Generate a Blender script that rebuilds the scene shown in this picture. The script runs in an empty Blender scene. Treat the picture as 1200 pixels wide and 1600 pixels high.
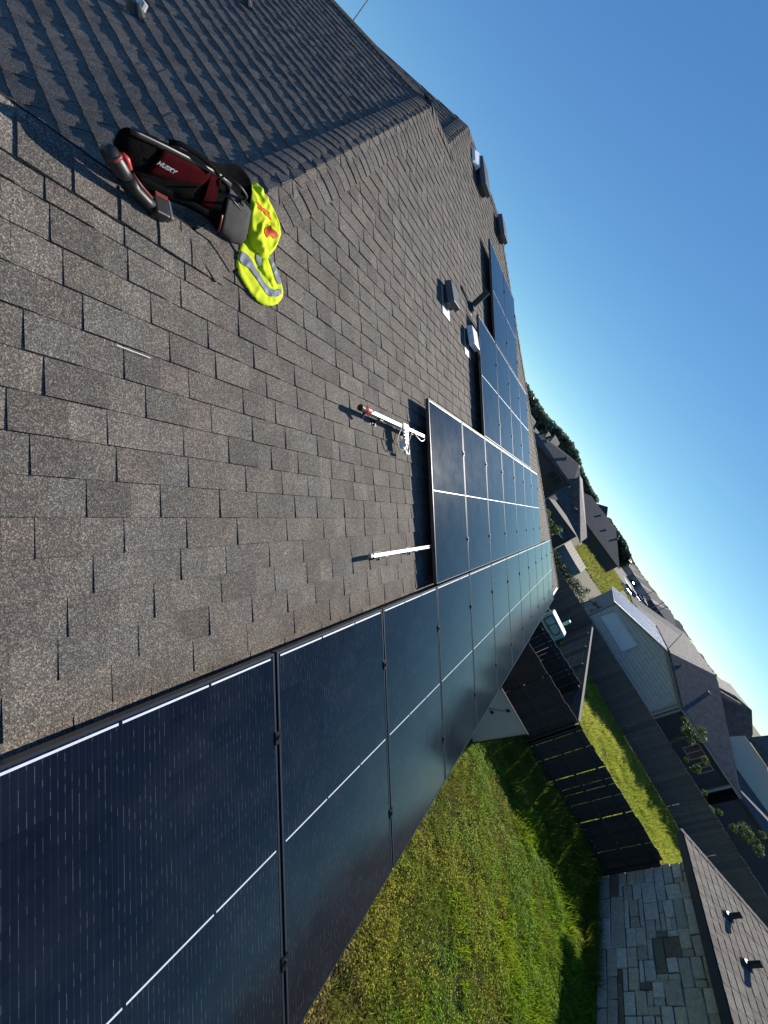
import bpy, math, random
import numpy as np
from mathutils import Matrix, Vector

random.seed(7); rng = np.random.default_rng(7)
scene = bpy.context.scene
COL = scene.collection
R_ = math.radians

# ------------------------------------------------------------------ camera
cam_d = bpy.data.cameras.new('camera'); cam = bpy.data.objects.new('camera', cam_d); COL.objects.link(cam)
cam_d.sensor_fit = 'HORIZONTAL'; cam_d.sensor_width = 36.0; cam_d.lens = 18.0
cam_d.clip_start = 0.05; cam_d.clip_end = 5000
RW = np.array([[0.49242312, -0.46984853, 0.73264031],
               [0.01493992, -0.83708388, -0.54687053],
               [0.87022771, 0.28023728, -0.40517995]])
EYE = np.array([0, 0, 5.5])
cam.matrix_world = Matrix(((RW[0][0], -RW[1][0], -RW[2][0], 0), (RW[0][1], -RW[1][1], -RW[2][1], 0),
                           (RW[0][2], -RW[1][2], -RW[2][2], 5.5), (0, 0, 0, 1)))
scene.camera = cam

# ------------------------------------------------------------------ sky and sun
SUN = Vector((1.46, -0.31, 1.0)).normalized()
W = bpy.data.worlds.new('World'); scene.world = W; W.use_nodes = True
nt = W.node_tree; bg = nt.nodes['Background']
sky = nt.nodes.new('ShaderNodeTexSky'); sky.sky_type = 'NISHITA'; sky.sun_disc = False
sky.sun_elevation = math.asin(SUN.z); sky.sun_rotation = math.atan2(SUN.x, SUN.y)
sky.altitude = 0; sky.air_density = 0.7; sky.dust_density = 0.0; sky.ozone_density = 1.3
tint = nt.nodes.new('ShaderNodeMix'); tint.data_type = 'RGBA'; tint.blend_type = 'MULTIPLY'; tint.inputs[0].default_value = 1.0
tint.inputs[7].default_value = (0.66, 1.02, 1.13, 1)
nt.links.new(sky.outputs[0], tint.inputs[6])
# grade of the whole sky: softer blue towards the horizon, the same in every direction
sepc = nt.nodes.new('ShaderNodeSeparateColor'); comb = nt.nodes.new('ShaderNodeCombineColor'); nt.links.new(tint.outputs[2], sepc.inputs[0])
SKS = 0.1034
for ch, (k_, g_p) in enumerate(((1.00, 0.98), (0.88, 0.84), (0.86, 0.54))):
    m1 = nt.nodes.new('ShaderNodeMath'); m1.operation = 'MULTIPLY'; m1.inputs[1].default_value = SKS
    m2 = nt.nodes.new('ShaderNodeMath'); m2.operation = 'POWER'; m2.inputs[1].default_value = g_p
    m3 = nt.nodes.new('ShaderNodeMath'); m3.operation = 'MULTIPLY'; m3.inputs[1].default_value = k_ / SKS
    nt.links.new(sepc.outputs[ch], m1.inputs[0]); nt.links.new(m1.outputs[0], m2.inputs[0]); nt.links.new(m2.outputs[0], m3.inputs[0]); nt.links.new(m3.outputs[0], comb.inputs[ch])
nt.links.new(comb.outputs[0], bg.inputs[0]); bg.inputs[1].default_value = 0.0757
sl = bpy.data.lights.new('sun', 'SUN'); sl.energy = 5.0; sl.angle = R_(0.5); sl.color = (1.0, 0.93, 0.82)
so = bpy.data.objects.new('sun', sl); COL.objects.link(so)
so.rotation_euler = (-SUN).to_track_quat('-Z', 'Y').to_euler()
vs = scene.view_settings; vs.view_transform = 'Standard'; vs.look = 'None'; vs.exposure = 0.50; vs.gamma = 1.0
vs.use_curve_mapping = False

# ------------------------------------------------------------------ materials
def new_mat(name):
    m = bpy.data.materials.new(name); m.use_nodes = True
    return m, m.node_tree, m.node_tree.nodes['Principled BSDF']
def N(t, typ, **kw):
    n = t.nodes.new(typ)
    for k, v in kw.items():
        if k.startswith('_'): setattr(n, k[1:], v)
        else: n.inputs[k].default_value = v
    return n
def ramp(t, fac, stops):
    r = t.nodes.new('ShaderNodeValToRGB'); el = r.color_ramp.elements
    while len(el) < len(stops): el.new(0.5)
    for e, (p, c) in zip(el, stops): e.position = p; e.color = (*c, 1) if len(c) == 3 else c
    t.links.new(fac, r.inputs[0]); return r.outputs[0]
def mul(t, a, b, f=1.0):
    x = t.nodes.new('ShaderNodeMix'); x.data_type = 'RGBA'; x.blend_type = 'MULTIPLY'; x.inputs[0].default_value = f
    t.links.new(a, x.inputs[6]); t.links.new(b, x.inputs[7]); return x.outputs[2]
def mixc(t, fac, a, b):
    x = t.nodes.new('ShaderNodeMix'); x.data_type = 'RGBA'
    if isinstance(fac, float): x.inputs[0].default_value = fac
    else: t.links.new(fac, x.inputs[0])
    for s, v in ((6, a), (7, b)):
        if isinstance(v, tuple): x.inputs[s].default_value = (*v, 1)
        else: t.links.new(v, x.inputs[s])
    return x.outputs[2]
def bump(t, bs, h, strength, dist=0.01):
    b = t.nodes.new('ShaderNodeBump'); b.inputs['Strength'].default_value = strength; b.inputs['Distance'].default_value = dist
    t.links.new(h, b.inputs['Height']); t.links.new(b.outputs[0], bs.inputs['Normal'])
def objco(t): return t.nodes.new('ShaderNodeTexCoord').outputs['Object']
def noise(t, co, scale, detail=3, rough=0.55):
    n = N(t, 'ShaderNodeTexNoise', Scale=scale, Detail=detail, Roughness=rough); t.links.new(co, n.inputs['Vector']); return n.outputs[0]

def plain(name, col, rough=0.6, metal=0.0, var=0.25, nscale=6.0, bmp=0.0, bscale=40.0, spec=0.5):
    m, t, b = new_mat(name); co = objco(t)
    v = ramp(t, noise(t, co, nscale, 5), [(0.25, tuple(c * (1 - var) for c in col)), (0.75, tuple(min(1, c * (1 + var)) for c in col))])
    t.links.new(v, b.inputs['Base Color']); b.inputs['Roughness'].default_value = rough; b.inputs['Metallic'].default_value = metal
    b.inputs['Specular IOR Level'].default_value = spec
    if bmp: bump(t, b, noise(t, co, bscale, 4), bmp)
    return m

def shingle_mat(name, tint=(1, 1, 1), gran=260.0, far=False):
    m, t, b = new_mat(name)
    geo = t.nodes.new('ShaderNodeNewGeometry'); co = geo.outputs['Position']
    at = t.nodes.new('ShaderNodeAttribute'); at.attribute_name = 'tone'
    base = at.outputs['Color']
    blot = ramp(t, noise(t, co, 7.0, 4, 0.6), [(0.3, (0.82, 0.82, 0.83)), (0.7, (1.18, 1.15, 1.11))])
    c = mul(t, base, blot)
    if not far:
        v = N(t, 'ShaderNodeTexVoronoi', Scale=gran); t.links.new(co, v.inputs['Vector'])
        sp = t.nodes.new('ShaderNodeSeparateColor'); t.links.new(v.outputs['Color'], sp.inputs[0])
        g = ramp(t, sp.outputs[0], [(0.0, (0.45, 0.45, 0.47)), (0.5, (0.85, 0.83, 0.80)), (0.8, (1.25, 1.20, 1.14)), (1.0, (2.2, 2.1, 1.95))])
        c = mul(t, c, g)
        bump(t, b, v.outputs['Distance'], 0.45, 0.003)
    c = mul(t, c, N(t, 'ShaderNodeRGB').outputs[0]); t.nodes[-1]
    for n in t.nodes:
        if n.type == 'RGB': n.outputs[0].default_value = (*tint, 1)
    t.links.new(c, b.inputs['Base Color']); b.inputs['Roughness'].default_value = 0.85; b.inputs['Specular IOR Level'].default_value = 0.25
    return m

def attr_mat(name, rough=0.7, trans=0.0, spec=0.3, attr='tone'):
    m, t, b = new_mat(name)
    at = t.nodes.new('ShaderNodeAttribute'); at.attribute_name = attr
    t.links.new(at.outputs['Color'], b.inputs['Base Color']); b.inputs['Roughness'].default_value = rough
    b.inputs['Specular IOR Level'].default_value = spec
    if trans:
        tr = t.nodes.new('ShaderNodeBsdfTranslucent'); t.links.new(at.outputs['Color'], tr.inputs[0])
        mx = t.nodes.new('ShaderNodeMixShader'); mx.inputs[0].default_value = trans
        t.links.new(b.outputs[0], mx.inputs[1]); t.links.new(tr.outputs[0], mx.inputs[2])
        t.links.new(mx.outputs[0], t.nodes['Material Output'].inputs[0])
    return m

def glass_cells():
    m, t, b = new_mat('solar_cells'); co = objco(t)
    sx = t.nodes.new('ShaderNodeSeparateXYZ'); t.links.new(co, sx.inputs[0])
    def math_(op, a, c=None, d=None):
        n = t.nodes.new('ShaderNodeMath'); n.operation = op
        for i, v in enumerate((a, c, d)):
            if v is None: continue
            if isinstance(v, (int, float)): n.inputs[i].default_value = v
            else: t.links.new(v, n.inputs[i])
        return n.outputs[0]
    # fine vertical busbar wires
    fx = math_('FRACT', math_('MULTIPLY', sx.outputs[0], 57.0))
    line = math_('LESS_THAN', math_('ABSOLUTE', math_('SUBTRACT', fx, 0.5)), 0.055)
    mp = N(t, 'ShaderNodeMapping'); mp.inputs['Scale'].default_value = (57.0, 44.0, 1.0); t.links.new(co, mp.inputs[0])
    wn = N(t, 'ShaderNodeTexWhiteNoise'); wn.noise_dimensions = '2D'
    fl = t.nodes.new('ShaderNodeVectorMath'); fl.operation = 'FLOOR'; t.links.new(mp.outputs[0], fl.inputs[0]); t.links.new(fl.outputs[0], wn.inputs[0])
    dash = math_('GREATER_THAN', wn.outputs[0], 0.70)
    wire = math_('MULTIPLY', line, math_('ADD', math_('MULTIPLY', math_('MULTIPLY', dash, wn.outputs[0]), 0.16), 0.035))
    # thin gaps between half cells
    fy = math_('FRACT', math_('MULTIPLY', sx.outputs[1], 11.0))
    gap = math_('LESS_THAN', fy, 0.012)
    fx2 = math_('FRACT', math_('ADD', math_('MULTIPLY', sx.outputs[0], 5.85), 0.06)); gap2 = math_('LESS_THAN', fx2, 0.012)
    base = mixc(t, wire, (0.0030, 0.0042, 0.0085), (0.20, 0.215, 0.23))
    cellv = N(t, 'ShaderNodeMapping'); cellv.inputs['Scale'].default_value = (5.85, 11.0, 1.0); t.links.new(co, cellv.inputs[0])
    cf = t.nodes.new('ShaderNodeVectorMath'); cf.operation = 'FLOOR'; t.links.new(cellv.outputs[0], cf.inputs[0]); cw = N(t, 'ShaderNodeTexWhiteNoise'); cw.noise_dimensions = '2D'; t.links.new(cf.outputs[0], cw.inputs[0])
    base = mul(t, base, ramp(t, cw.outputs[0], [(0, (0.7, 0.7, 0.75)), (1, (1.35, 1.35, 1.3))]))
    smudge = ramp(t, noise(t, co, 2.2, 7, 0.7), [(0.45, (0.0, 0.0, 0.0)), (0.85, (0.10, 0.10, 0.10))]); base = mixc(t, smudge, base, (0.10, 0.105, 0.11))
    base = mixc(t, math_('MAXIMUM', gap, gap2), base, (0.004, 0.005, 0.008))
    t.links.new(base, b.inputs['Base Color'])
    dirt = ramp(t, noise(t, co, 5.0, 6, 0.65), [(0.35, (0.12, 0.12, 0.12)), (0.8, (0.155, 0.155, 0.155))])
    t.links.new(dirt, b.inputs['Roughness']); b.inputs['IOR'].default_value = 1.38
    bump(t, b, noise(t, co, 3.0, 2), 0.08, 0.004)
    return m

def band_roof(name, c1, c2, axis=2, scale=7.0):
    # far roofs: courses too small to pick apart
    m, t, b = new_mat(name)
    geo = t.nodes.new('ShaderNodeNewGeometry'); co = geo.outputs['Position']
    w = N(t, 'ShaderNodeTexWave', Scale=scale, Distortion=0.6, Detail=2.0); w.bands_direction = 'Z'
    t.links.new(co, w.inputs['Vector'])
    v = ramp(t, w.outputs[0], [(0.1, c1), (0.6, c2)])
    n2 = ramp(t, noise(t, co, 3.5, 6, 0.75), [(0.35, (0.5, 0.5, 0.52)), (0.65, (1.5, 1.47, 1.43))])
    t.links.new(mul(t, v, n2), b.inputs['Base Color']); b.inputs['Roughness'].default_value = 0.85
    bump(t, b, w.outputs[0], 0.3, 0.02)
    return m

def stripes(name, c1, c2, scale, direction='X', rough=0.5, metal=0.0, dist=0.01):
    m, t, b = new_mat(name); co = objco(t)
    w = N(t, 'ShaderNodeTexWave', Scale=scale, Distortion=0.05); w.bands_direction = direction
    t.links.new(co, w.inputs['Vector'])
    v = ramp(t, w.outputs[0], [(0.02, c1), (0.14, c2)])
    n2 = ramp(t, noise(t, co, 4, 5), [(0.3, (0.85, 0.85, 0.85)), (0.7, (1.1, 1.1, 1.1))])
    t.links.new(mul(t, v, n2), b.inputs['Base Color']); b.inputs['Roughness'].default_value = rough; b.inputs['Metallic'].default_value = metal
    bump(t, b, w.outputs[0], 0.5, dist)
    return m

def wood_mat(name, c):
    m, t, b = new_mat(name); co = objco(t)
    oi = t.nodes.new('ShaderNodeObjectInfo')
    mp = N(t, 'ShaderNodeMapping'); mp.inputs['Scale'].default_value = (14, 14, 1.2); t.links.new(co, mp.inputs[0])
    g = ramp(t, noise(t, mp.outputs[0], 3, 6, 0.7), [(0.3, tuple(x * 0.55 for x in c)), (0.7, tuple(x * 1.4 for x in c))])
    r = ramp(t, oi.outputs['Random'], [(0, (0.78, 0.78, 0.8)), (0.5, (1.0, 0.97, 0.94)), (1, (1.22, 1.17, 1.1))])
    t.links.new(mul(t, g, r), b.inputs['Base Color']); b.inputs['Roughness'].default_value = 0.85
    bump(t, b, noise(t, mp.outputs[0], 6, 4), 0.4, 0.004)
    return m

def stone_mat():
    m, t, b = new_mat('rough_stone'); co = objco(t)
    at = t.nodes.new('ShaderNodeAttribute'); at.attribute_name = 'tone'
    n1 = ramp(t, noise(t, co, 9, 8, 0.7), [(0.3, (0.72, 0.72, 0.73)), (0.7, (1.18, 1.17, 1.14))])
    n2 = ramp(t, noise(t, co, 45, 6, 0.7), [(0.35, (0.72, 0.72, 0.72)), (0.7, (1.2, 1.2, 1.2))])
    t.links.new(mul(t, mul(t, at.outputs['Color'], n1), n2), b.inputs['Base Color']); b.inputs['Roughness'].default_value = 0.9
    bump(t, b, noise(t, co, 22, 8, 0.7), 0.9, 0.02)
    return m

M = {}
M['shingle'] = shingle_mat('asphalt_shingle')
M['shingle_far'] = shingle_mat('weathered_shingle', gran=120.0)
M['deck'] = plain('roof_felt', (0.012, 0.012, 0.013), 0.9)
M['cells'] = glass_cells()
M['frame'] = plain('anodised_frame', (0.09, 0.09, 0.095), 0.32, 0.85, 0.1)
M['ribbon'] = plain('solder_ribbon', (0.80, 0.82, 0.84), 0.35, 0.3, 0.08, 30)
M['clamp'] = plain('black_clamp', (0.02, 0.02, 0.022), 0.4, 0.6)
M['alu'] = plain('mill_aluminium', (0.42, 0.42, 0.42), 0.4, 0.6, 0.14, 14)
M['white'] = plain('white_paint', (0.80, 0.80, 0.79), 0.45, 0, 0.06)
M['galv'] = plain('galvanised_steel', (0.62, 0.63, 0.64), 0.45, 0.4, 0.15, 12)
M['vent'] = plain('painted_vent_metal', (0.085, 0.085, 0.09), 0.5, 0.1, 0.15, 12)
M['black'] = plain('black_plastic', (0.012, 0.012, 0.013), 0.45, 0, 0.2)
M['rubber'] = plain('black_cable', (0.010, 0.010, 0.011), 0.5)
M['darkred'] = plain('dark_red_plastic', (0.16, 0.02, 0.018), 0.5, 0, 0.2)
M['red'] = plain('red_plastic', (0.52, 0.045, 0.035), 0.4, 0, 0.15)
M['nylon'] = plain('black_nylon', (0.005, 0.005, 0.0055), 0.9, 0, 0.4, 20, 0.5, 200, 0.05)
M['rednylon'] = plain('red_nylon', (0.035, 0.001, 0.003), 0.9, 0, 0.3, 20, 0.5, 200, 0.05)
M['hivis'] = None
M['grasstone'] = attr_mat('grass_blade', 0.6, 0.5)
M['leaf'] = attr_mat('leaf', 0.5, 0.3)
M['soil'] = plain('lawn_soil', (0.03, 0.032, 0.014), 0.95, 0, 0.4, 2.0, 0.5, 30)
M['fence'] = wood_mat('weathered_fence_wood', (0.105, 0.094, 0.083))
M['fence_dark'] = wood_mat('dark_fence_wood', (0.035, 0.032, 0.03))  # darker wood tone than the other fences
M['stone'] = stone_mat()
M['mortar'] = plain('mortar', (0.09, 0.087, 0.08), 0.95, 0, 0.2, 20, 0.4, 60)
M['fascia'] = plain('dark_fascia_paint', (0.055, 0.048, 0.045), 0.5, 0, 0.15)
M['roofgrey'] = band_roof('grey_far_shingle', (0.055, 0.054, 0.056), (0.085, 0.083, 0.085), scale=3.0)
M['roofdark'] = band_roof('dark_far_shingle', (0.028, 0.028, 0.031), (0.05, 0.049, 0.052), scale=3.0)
M['roof_tan_lit'] = band_roof('tan_and_sunlit_far_shingle', (0.13, 0.12, 0.11), (0.19, 0.178, 0.165), scale=3.0)  # tan roofs, and sunlight put into the colour of lit slopes
M['siding'] = stripes('pale_lap_siding', (0.30, 0.285, 0.245), (0.43, 0.41, 0.355), 1.5, 'Z', 0.7)
M['whiterib'] = stripes('white_ribbed_metal', (0.25, 0.26, 0.27), (0.80, 0.81, 0.82), 0.9, 'X', 0.35, 0.0, 0.03)
M['tanrib'] = stripes('tan_ribbed_metal', (0.10, 0.09, 0.08), (0.42, 0.37, 0.32), 0.55, 'Y', 0.5, 0.0, 0.03)
M['bluegrey'] = plain('blue_grey_board', (0.17, 0.215, 0.235), 0.6)
M['paleblue'] = plain('pale_blue_sheet', (0.50, 0.56, 0.60), 0.4, 0, 0.06, 2)
M['cream'] = plain('cream_render', (0.46, 0.44, 0.39), 0.85, 0, 0.08)
M['tanwall'] = plain('tan_stucco', (0.30, 0.27, 0.22), 0.85, 0, 0.15)
M['darkwall'] = plain('dark_and_shaded_wall', (0.06, 0.055, 0.052), 0.85, 0, 0.3, 12)  # dark wall tone, also holding the shade on porch and house fronts
M['window'] = plain('window_glass', (0.02, 0.024, 0.028), 0.06, 0, 0.1)
M['concrete'] = plain('pale_concrete', (0.50, 0.48, 0.44), 0.9, 0, 0.15, 1.5)
M['asphalt'] = plain('asphalt', (0.055, 0.055, 0.058), 0.9, 0, 0.2, 2)
M['green_canopy'] = plain('dark_green_mesh', (0.03, 0.085, 0.06), 0.6, 0, 0.3, 8)
M['palegreen'] = plain('pale_green_plastic', (0.34, 0.50, 0.42), 0.35, 0, 0.2, 5)
M['bark'] = plain('bark', (0.07, 0.055, 0.04), 0.9, 0, 0.3, 20, 0.5, 40)
M['backsheet'] = plain('panel_backsheet', (0.46, 0.49, 0.54), 0.5, 0, 0.05, 3)
M['gutter'] = plain('white_gutter', (0.72, 0.72, 0.71), 0.4)
M['pole'] = plain('grey_pole_wood', (0.20, 0.19, 0.18), 0.8)

# ------------------------------------------------------------------ mesh helpers
class MB:
    def __init__(s): s.v = []; s.f = []; s.c = []
    def quad(s, *p, tone=None): s.poly(p, tone)
    def poly(s, p, tone=None):
        i = len(s.v); s.v += [tuple(map(float, q)) for q in p]; s.f.append(tuple(range(i, i + len(p)))); s.c.append(tone or (1, 1, 1))
    def box(s, a, b, tone=None, jit=0.0):
        x0, y0, z0 = a; x1, y1, z1 = b
        p = [(x0, y0, z0), (x1, y0, z0), (x1, y1, z0), (x0, y1, z0), (x0, y0, z1), (x1, y0, z1), (x1, y1, z1), (x0, y1, z1)]
        if jit: p = [tuple(q + random.uniform(-jit, jit) for q in r) for r in p]
        s.hexa(p, tone)
    def hexa(s, p, tone=None):
        i = len(s.v); s.v += [tuple(map(float, q)) for q in p]
        for f in ((3, 2, 1, 0), (4, 5, 6, 7), (0, 1, 5, 4), (1, 2, 6, 5), (2, 3, 7, 6), (3, 0, 4, 7)):
            s.f.append(tuple(i + k for k in f)); s.c.append(tone or (1, 1, 1))
    def prism(s, top, d, tone=None):
        # polygon 'top' (outward facing order) extruded by vector d
        n = len(top); i = len(s.v); d = np.array(d, float)
        s.v += [tuple(map(float, q)) for q in top] + [tuple(np.array(q, float) + d) for q in top]
        s.f.append(tuple(range(i, i + n))); s.c.append(tone or (1, 1, 1))
        s.f.append(tuple(range(i + 2 * n - 1, i + n - 1, -1))); s.c.append(tone or (1, 1, 1))
        for k in range(n):
            k2 = (k + 1) % n; s.f.append((i + k2, i + k, i + n + k, i + n + k2)); s.c.append(tone or (1, 1, 1))
    def tube(s, pts, r, seg=8, cap=True, tone=None):
        pts = [np.array(p, float) for p in pts]; rr = r if isinstance(r, (list, tuple)) else [r] * len(pts)
        base = len(s.v); up = np.array((0, 0, 1.0))
        for k, p in enumerate(pts):
            t = pts[min(k + 1, len(pts) - 1)] - pts[max(k - 1, 0)]; t /= np.linalg.norm(t) + 1e-9
            a = np.cross(t, up if abs(t[2]) < 0.9 else np.array((1.0, 0, 0))); a /= np.linalg.norm(a); b = np.cross(t, a)
            for q in range(seg):
                w = 2 * math.pi * q / seg; s.v.append(tuple(p + rr[k] * (math.cos(w) * a + math.sin(w) * b)))
        for k in range(len(pts) - 1):
            for q in range(seg):
                q2 = (q + 1) % seg
                s.f.append((base + k * seg + q, base + k * seg + q2, base + (k + 1) * seg + q2, base + (k + 1) * seg + q)); s.c.append(tone or (1, 1, 1))
        if cap:
            s.f.append(tuple(base + q for q in range(seg - 1, -1, -1))); s.c.append(tone or (1, 1, 1))
            e = base + (len(pts) - 1) * seg; s.f.append(tuple(e + q for q in range(seg))); s.c.append(tone or (1, 1, 1))
    def build(s, name, mat, parent=None, smooth=False, local=False):
        me = bpy.data.meshes.new(name); me.from_pydata(s.v, [], s.f)
        at = me.attributes.new('tone', 'FLOAT_COLOR', 'FACE')
        at.data.foreach_set('color', np.array([(*c, 1.0) for c in s.c], 'f').ravel())
        me.materials.append(mat)
        if smooth: me.polygons.foreach_set('use_smooth', [True] * len(me.polygons))
        o = bpy.data.objects.new(name, me); COL.objects.link(o)
        if parent is not None:
            o.parent = parent
            if not local: o.matrix_parent_inverse = parent_mat(parent).inverted()
        return o
def parent_mat(o):
    m = o.matrix_basis.copy()
    return parent_mat(o.parent) @ o.matrix_parent_inverse @ m if o.parent else m
def tag(o, label=None, cat=None, group=None, kind=None):
    for k, v in (('label', label), ('category', cat), ('group', group), ('kind', kind)):
        if v: o[k] = v
    return o
def empty(name, loc=(0, 0, 0), label=None, cat=None, group=None, mat=None):
    o = bpy.data.objects.new(name, None); COL.objects.link(o); o.empty_display_size = 0.1
    if mat is not None: o.matrix_basis = mat
    else: o.location = loc
    return tag(o, label, cat, group)
def recentre(o):
    # put the origin in the middle of the mesh so object coordinates stay local
    me = o.data; n = len(me.vertices); a = np.empty(n * 3, 'f'); me.vertices.foreach_get('co', a); a = a.reshape(-1, 3)
    c = (a.min(0) + a.max(0)) / 2; a -= c; me.vertices.foreach_set('co', a.ravel()); o.location = Vector(o.location) + Vector([float(x) for x in c]); return o
def bevel(o, w, seg=2):
    b = o.modifiers.new('bevel', 'BEVEL'); b.width = w; b.segments = seg; b.limit_method = 'ANGLE'; return o
def tri_mesh(name, V, C, mat, parent=None, k=3):
    # V: (n,k,3) faces, C: (n,3) face colours
    n = len(V); me = bpy.data.meshes.new(name)
    me.vertices.add(n * k); me.vertices.foreach_set('co', V.astype('f').ravel())
    me.loops.add(n * k); me.loops.foreach_set('vertex_index', np.arange(n * k, dtype='i'))
    me.polygons.add(n); me.polygons.foreach_set('loop_start', np.arange(0, n * k, k, dtype='i'))
    try: me.polygons.foreach_set('loop_total', np.full(n, k, dtype='i'))
    except Exception: pass
    at = me.attributes.new('tone', 'FLOAT_COLOR', 'FACE')
    at.data.foreach_set('color', np.concatenate([C, np.ones((n, 1))], 1).astype('f').ravel())
    me.materials.append(mat); me.update(); me.validate()
    o = bpy.data.objects.new(name, me); COL.objects.link(o)
    if parent is not None: o.parent = parent; o.matrix_parent_inverse = parent_mat(parent).inverted()
    return o
def vnoise(x, y, seed=0):
    # cheap smooth value noise, 0..1
    xi = np.floor(x).astype(int); yi = np.floor(y).astype(int); fx = x - xi; fy = y - yi
    fx = fx * fx * (3 - 2 * fx); fy = fy * fy * (3 - 2 * fy)
    h = lambda a, b: np.modf(np.abs(np.sin(a * 127.1 + b * 311.7 + seed * 74.7) * 43758.5453))[0]
    return (h(xi, yi) * (1 - fx) + h(xi + 1, yi) * fx) * (1 - fy) + (h(xi, yi + 1) * (1 - fx) + h(xi + 1, yi + 1) * fx) * fy

def clip(poly, a, b, c):
    # keep a*u+b*v <= c
    out = []
    for i in range(len(poly)):
        p, q = poly[i], poly[(i + 1) % len(poly)]
        dp = a * p[0] + b * p[1] - c; dq = a * q[0] + b * q[1] - c
        if dp <= 0: out.append(p)
        if dp * dq < 0: s = dp / (dp - dq); out.append((p[0] + s * (q[0] - p[0]), p[1] + s * (q[1] - p[1])))
    return out

TONES = [(0.126, 0.116, 0.104), (0.120, 0.112, 0.102), (0.140, 0.130, 0.117), (0.103, 0.095, 0.087), (0.125, 0.111, 0.100), (0.121, 0.115, 0.107)]
def shade(c, f): return tuple(x * f for x in c)

def shingle_tabs(O, A, B, v0, v1, u0, u1, expo, limits, seed, wide=(0.12, 0.215), lift=(0.0050, 0.0072), rag=0, tkr=(0.0035, 0.0058)):
    """Laminated shingle tabs on one roof slope. A along the courses, B up the slope.
    limits(v) gives half planes (a,b,c) in force at height v. Returns polygons ready for meshes."""
    rd = random.Random(seed); O = np.array(O, float); A = np.array(A, float); B = np.array(B, float); Nn = np.cross(A, B)
    tabs = []; v = v0; row = 0
    while v < v1 - 1e-6:
        vt = min(v + expo, v1); lim = limits((v + vt) / 2)
        u = u0 - rd.uniform(0, 0.3); thick = rd.random() < 0.5
        while u < u1:
            w = rd.uniform(*wide) if thick else rd.uniform(wide[0] * 0.5, wide[1] * 0.65)
            thick_now = thick; thick = not thick
            poly = [(u, v), (u + w, v), (u + w, vt), (u, vt)]
            if rag and thick_now:
                k = 5; jj = [rd.uniform(-0.004, 0.002) for _ in range(k + 1)]
                poly = [(u + w * i / k, v + jj[i]) for i in range(k + 1)] + [(u + w, vt), (u, vt)]
            for (a, b, c) in lim:
                poly = clip(poly, a, b, c)
                if len(poly) < 3: break
            if len(poly) >= 3:
                hl = rd.uniform(*lift); tk = rd.uniform(*tkr) if thick_now else 0.0
                tone = shade(rd.choice(TONES), rd.uniform(0.90, 1.10))
                top = []; bot = []
                for (a, b) in poly:
                    f = (vt - b) / expo
                    h = 0.0012 + hl * (0.15 + 0.85 * f) + tk * (0.3 + 0.7 * f)
                    if rag: h += rd.uniform(-rag, rag) * max(f, 0)
                    top.append(O + A * a + B * b + Nn * h); bot.append(O + A * a + B * b - Nn * 0.004)
                tabs.append((top, bot, tone))
            u += w + 0.0016
        v = vt; row += 1
    return tabs
def tab_mesh(mb, top, bot, tone):
    n = len(top); i = len(mb.v); mb.v += [tuple(p) for p in top] + [tuple(p) for p in bot]
    mb.f.append(tuple(range(i, i + n))); mb.c.append(tone)
    for k in range(n):
        k2 = (k + 1) % n; mb.f.append((i + k2, i + k, i + n + k, i + n + k2)); mb.c.append(shade(tone, 0.8))
def show_size(c):
    # how large a piece shows from the photograph's side of the roof: nearness and being in view
    d = RW @ (np.asarray(c) - EYE)
    if d[2] < 0.1: return 0
    x, y = d[0] / d[2], d[1] / d[2]
    if abs(x) > 1.03 or abs(y) > 1.37: return 0
    return 1.0 / (d[2] ** 2)

# ================================================================== OUR HOUSE: roof we stand on
C30, S30 = math.cos(R_(30)), 0.5
RO = np.array([1.3877, -1.3298, 2.9249]); RA = np.array([1.0, 0, 0]); RB = np.array([0, C30, S30]); RN = np.array([0, -S30, C30])
def RP(u, v, h=0.0): return RO + RA * u + RB * v + RN * h
H = empty('house', (8.0, 3.0, 0.0), 'our own house under a brown grey shingle roof carrying the solar array and tool bag', 'house')
VR, VT, VM, VE = 3.86, 7.75, 9.05, 0.0
def hip1(v): return -0.28 + (v - VR) * C30
U1 = hip1(VT); U2 = U1 + 0.56
def hip2(v): return U2 + (v - VT) * C30
UM = hip2(VM)
def hip3(v): return 7.0 + 0.84 * (VM - v)
UL = -4.2
def lim1(v):
    L = [(1, 0.84, 7.0 + 0.84 * VM)]
    if v > VT: L.append((-1, C30, -(U2 - VT * C30)))
    elif v > VR: L.append((-1, C30, -(-0.28 - VR * C30)))
    return L
face1 = shingle_tabs(RO, RA, RB, VE, VM, UL, 15.0, 0.1325, lim1, 3)
F2O = np.array(RP(-0.28, VR)); F2A = np.array([0, -1.0, 0]); F2B = np.array([C30, 0, S30]); F2N = np.cross(F2A, F2B)
V2T = (RP(U1, VT)[0] - F2O[0]) / C30
def lim2(v): return [(1, C30, 0.0)] if v > 0 else [(1, -C30, 0.0)]
face2 = shingle_tabs(F2O, F2A, F2B, -1.85, V2T, -7.5, 1.0, 0.1325, lim2, 5, lift=(0.0075, 0.0090), rag=0.0022, tkr=(0.001, 0.004))
F3O = np.array(RP(U2, VT))
V3T = (RP(UM, VM)[0] - F3O[0]) / C30
d3 = np.array([5.10, 9.90, 6.86]) - RP(UM, VM)
u3, v3 = float(-(5.10 - 0) * 0 - (9.90 - F3O[1])), (5.10 - F3O[0]) / C30
top3u, top3v = -(RP(UM, VM)[1] - F3O[1]), V3T
def lim3(v):
    # hip on the right, gently falling top edge on the left
    a, b = (top3v - v3), -(top3u - u3); c = a * u3 + b * v3
    s = -1 if (a * u3 + b * (v3 - 1) - c) > 0 else 1
    return [(1, C30, 0.0), (s * a, s * b, s * c)]
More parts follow.
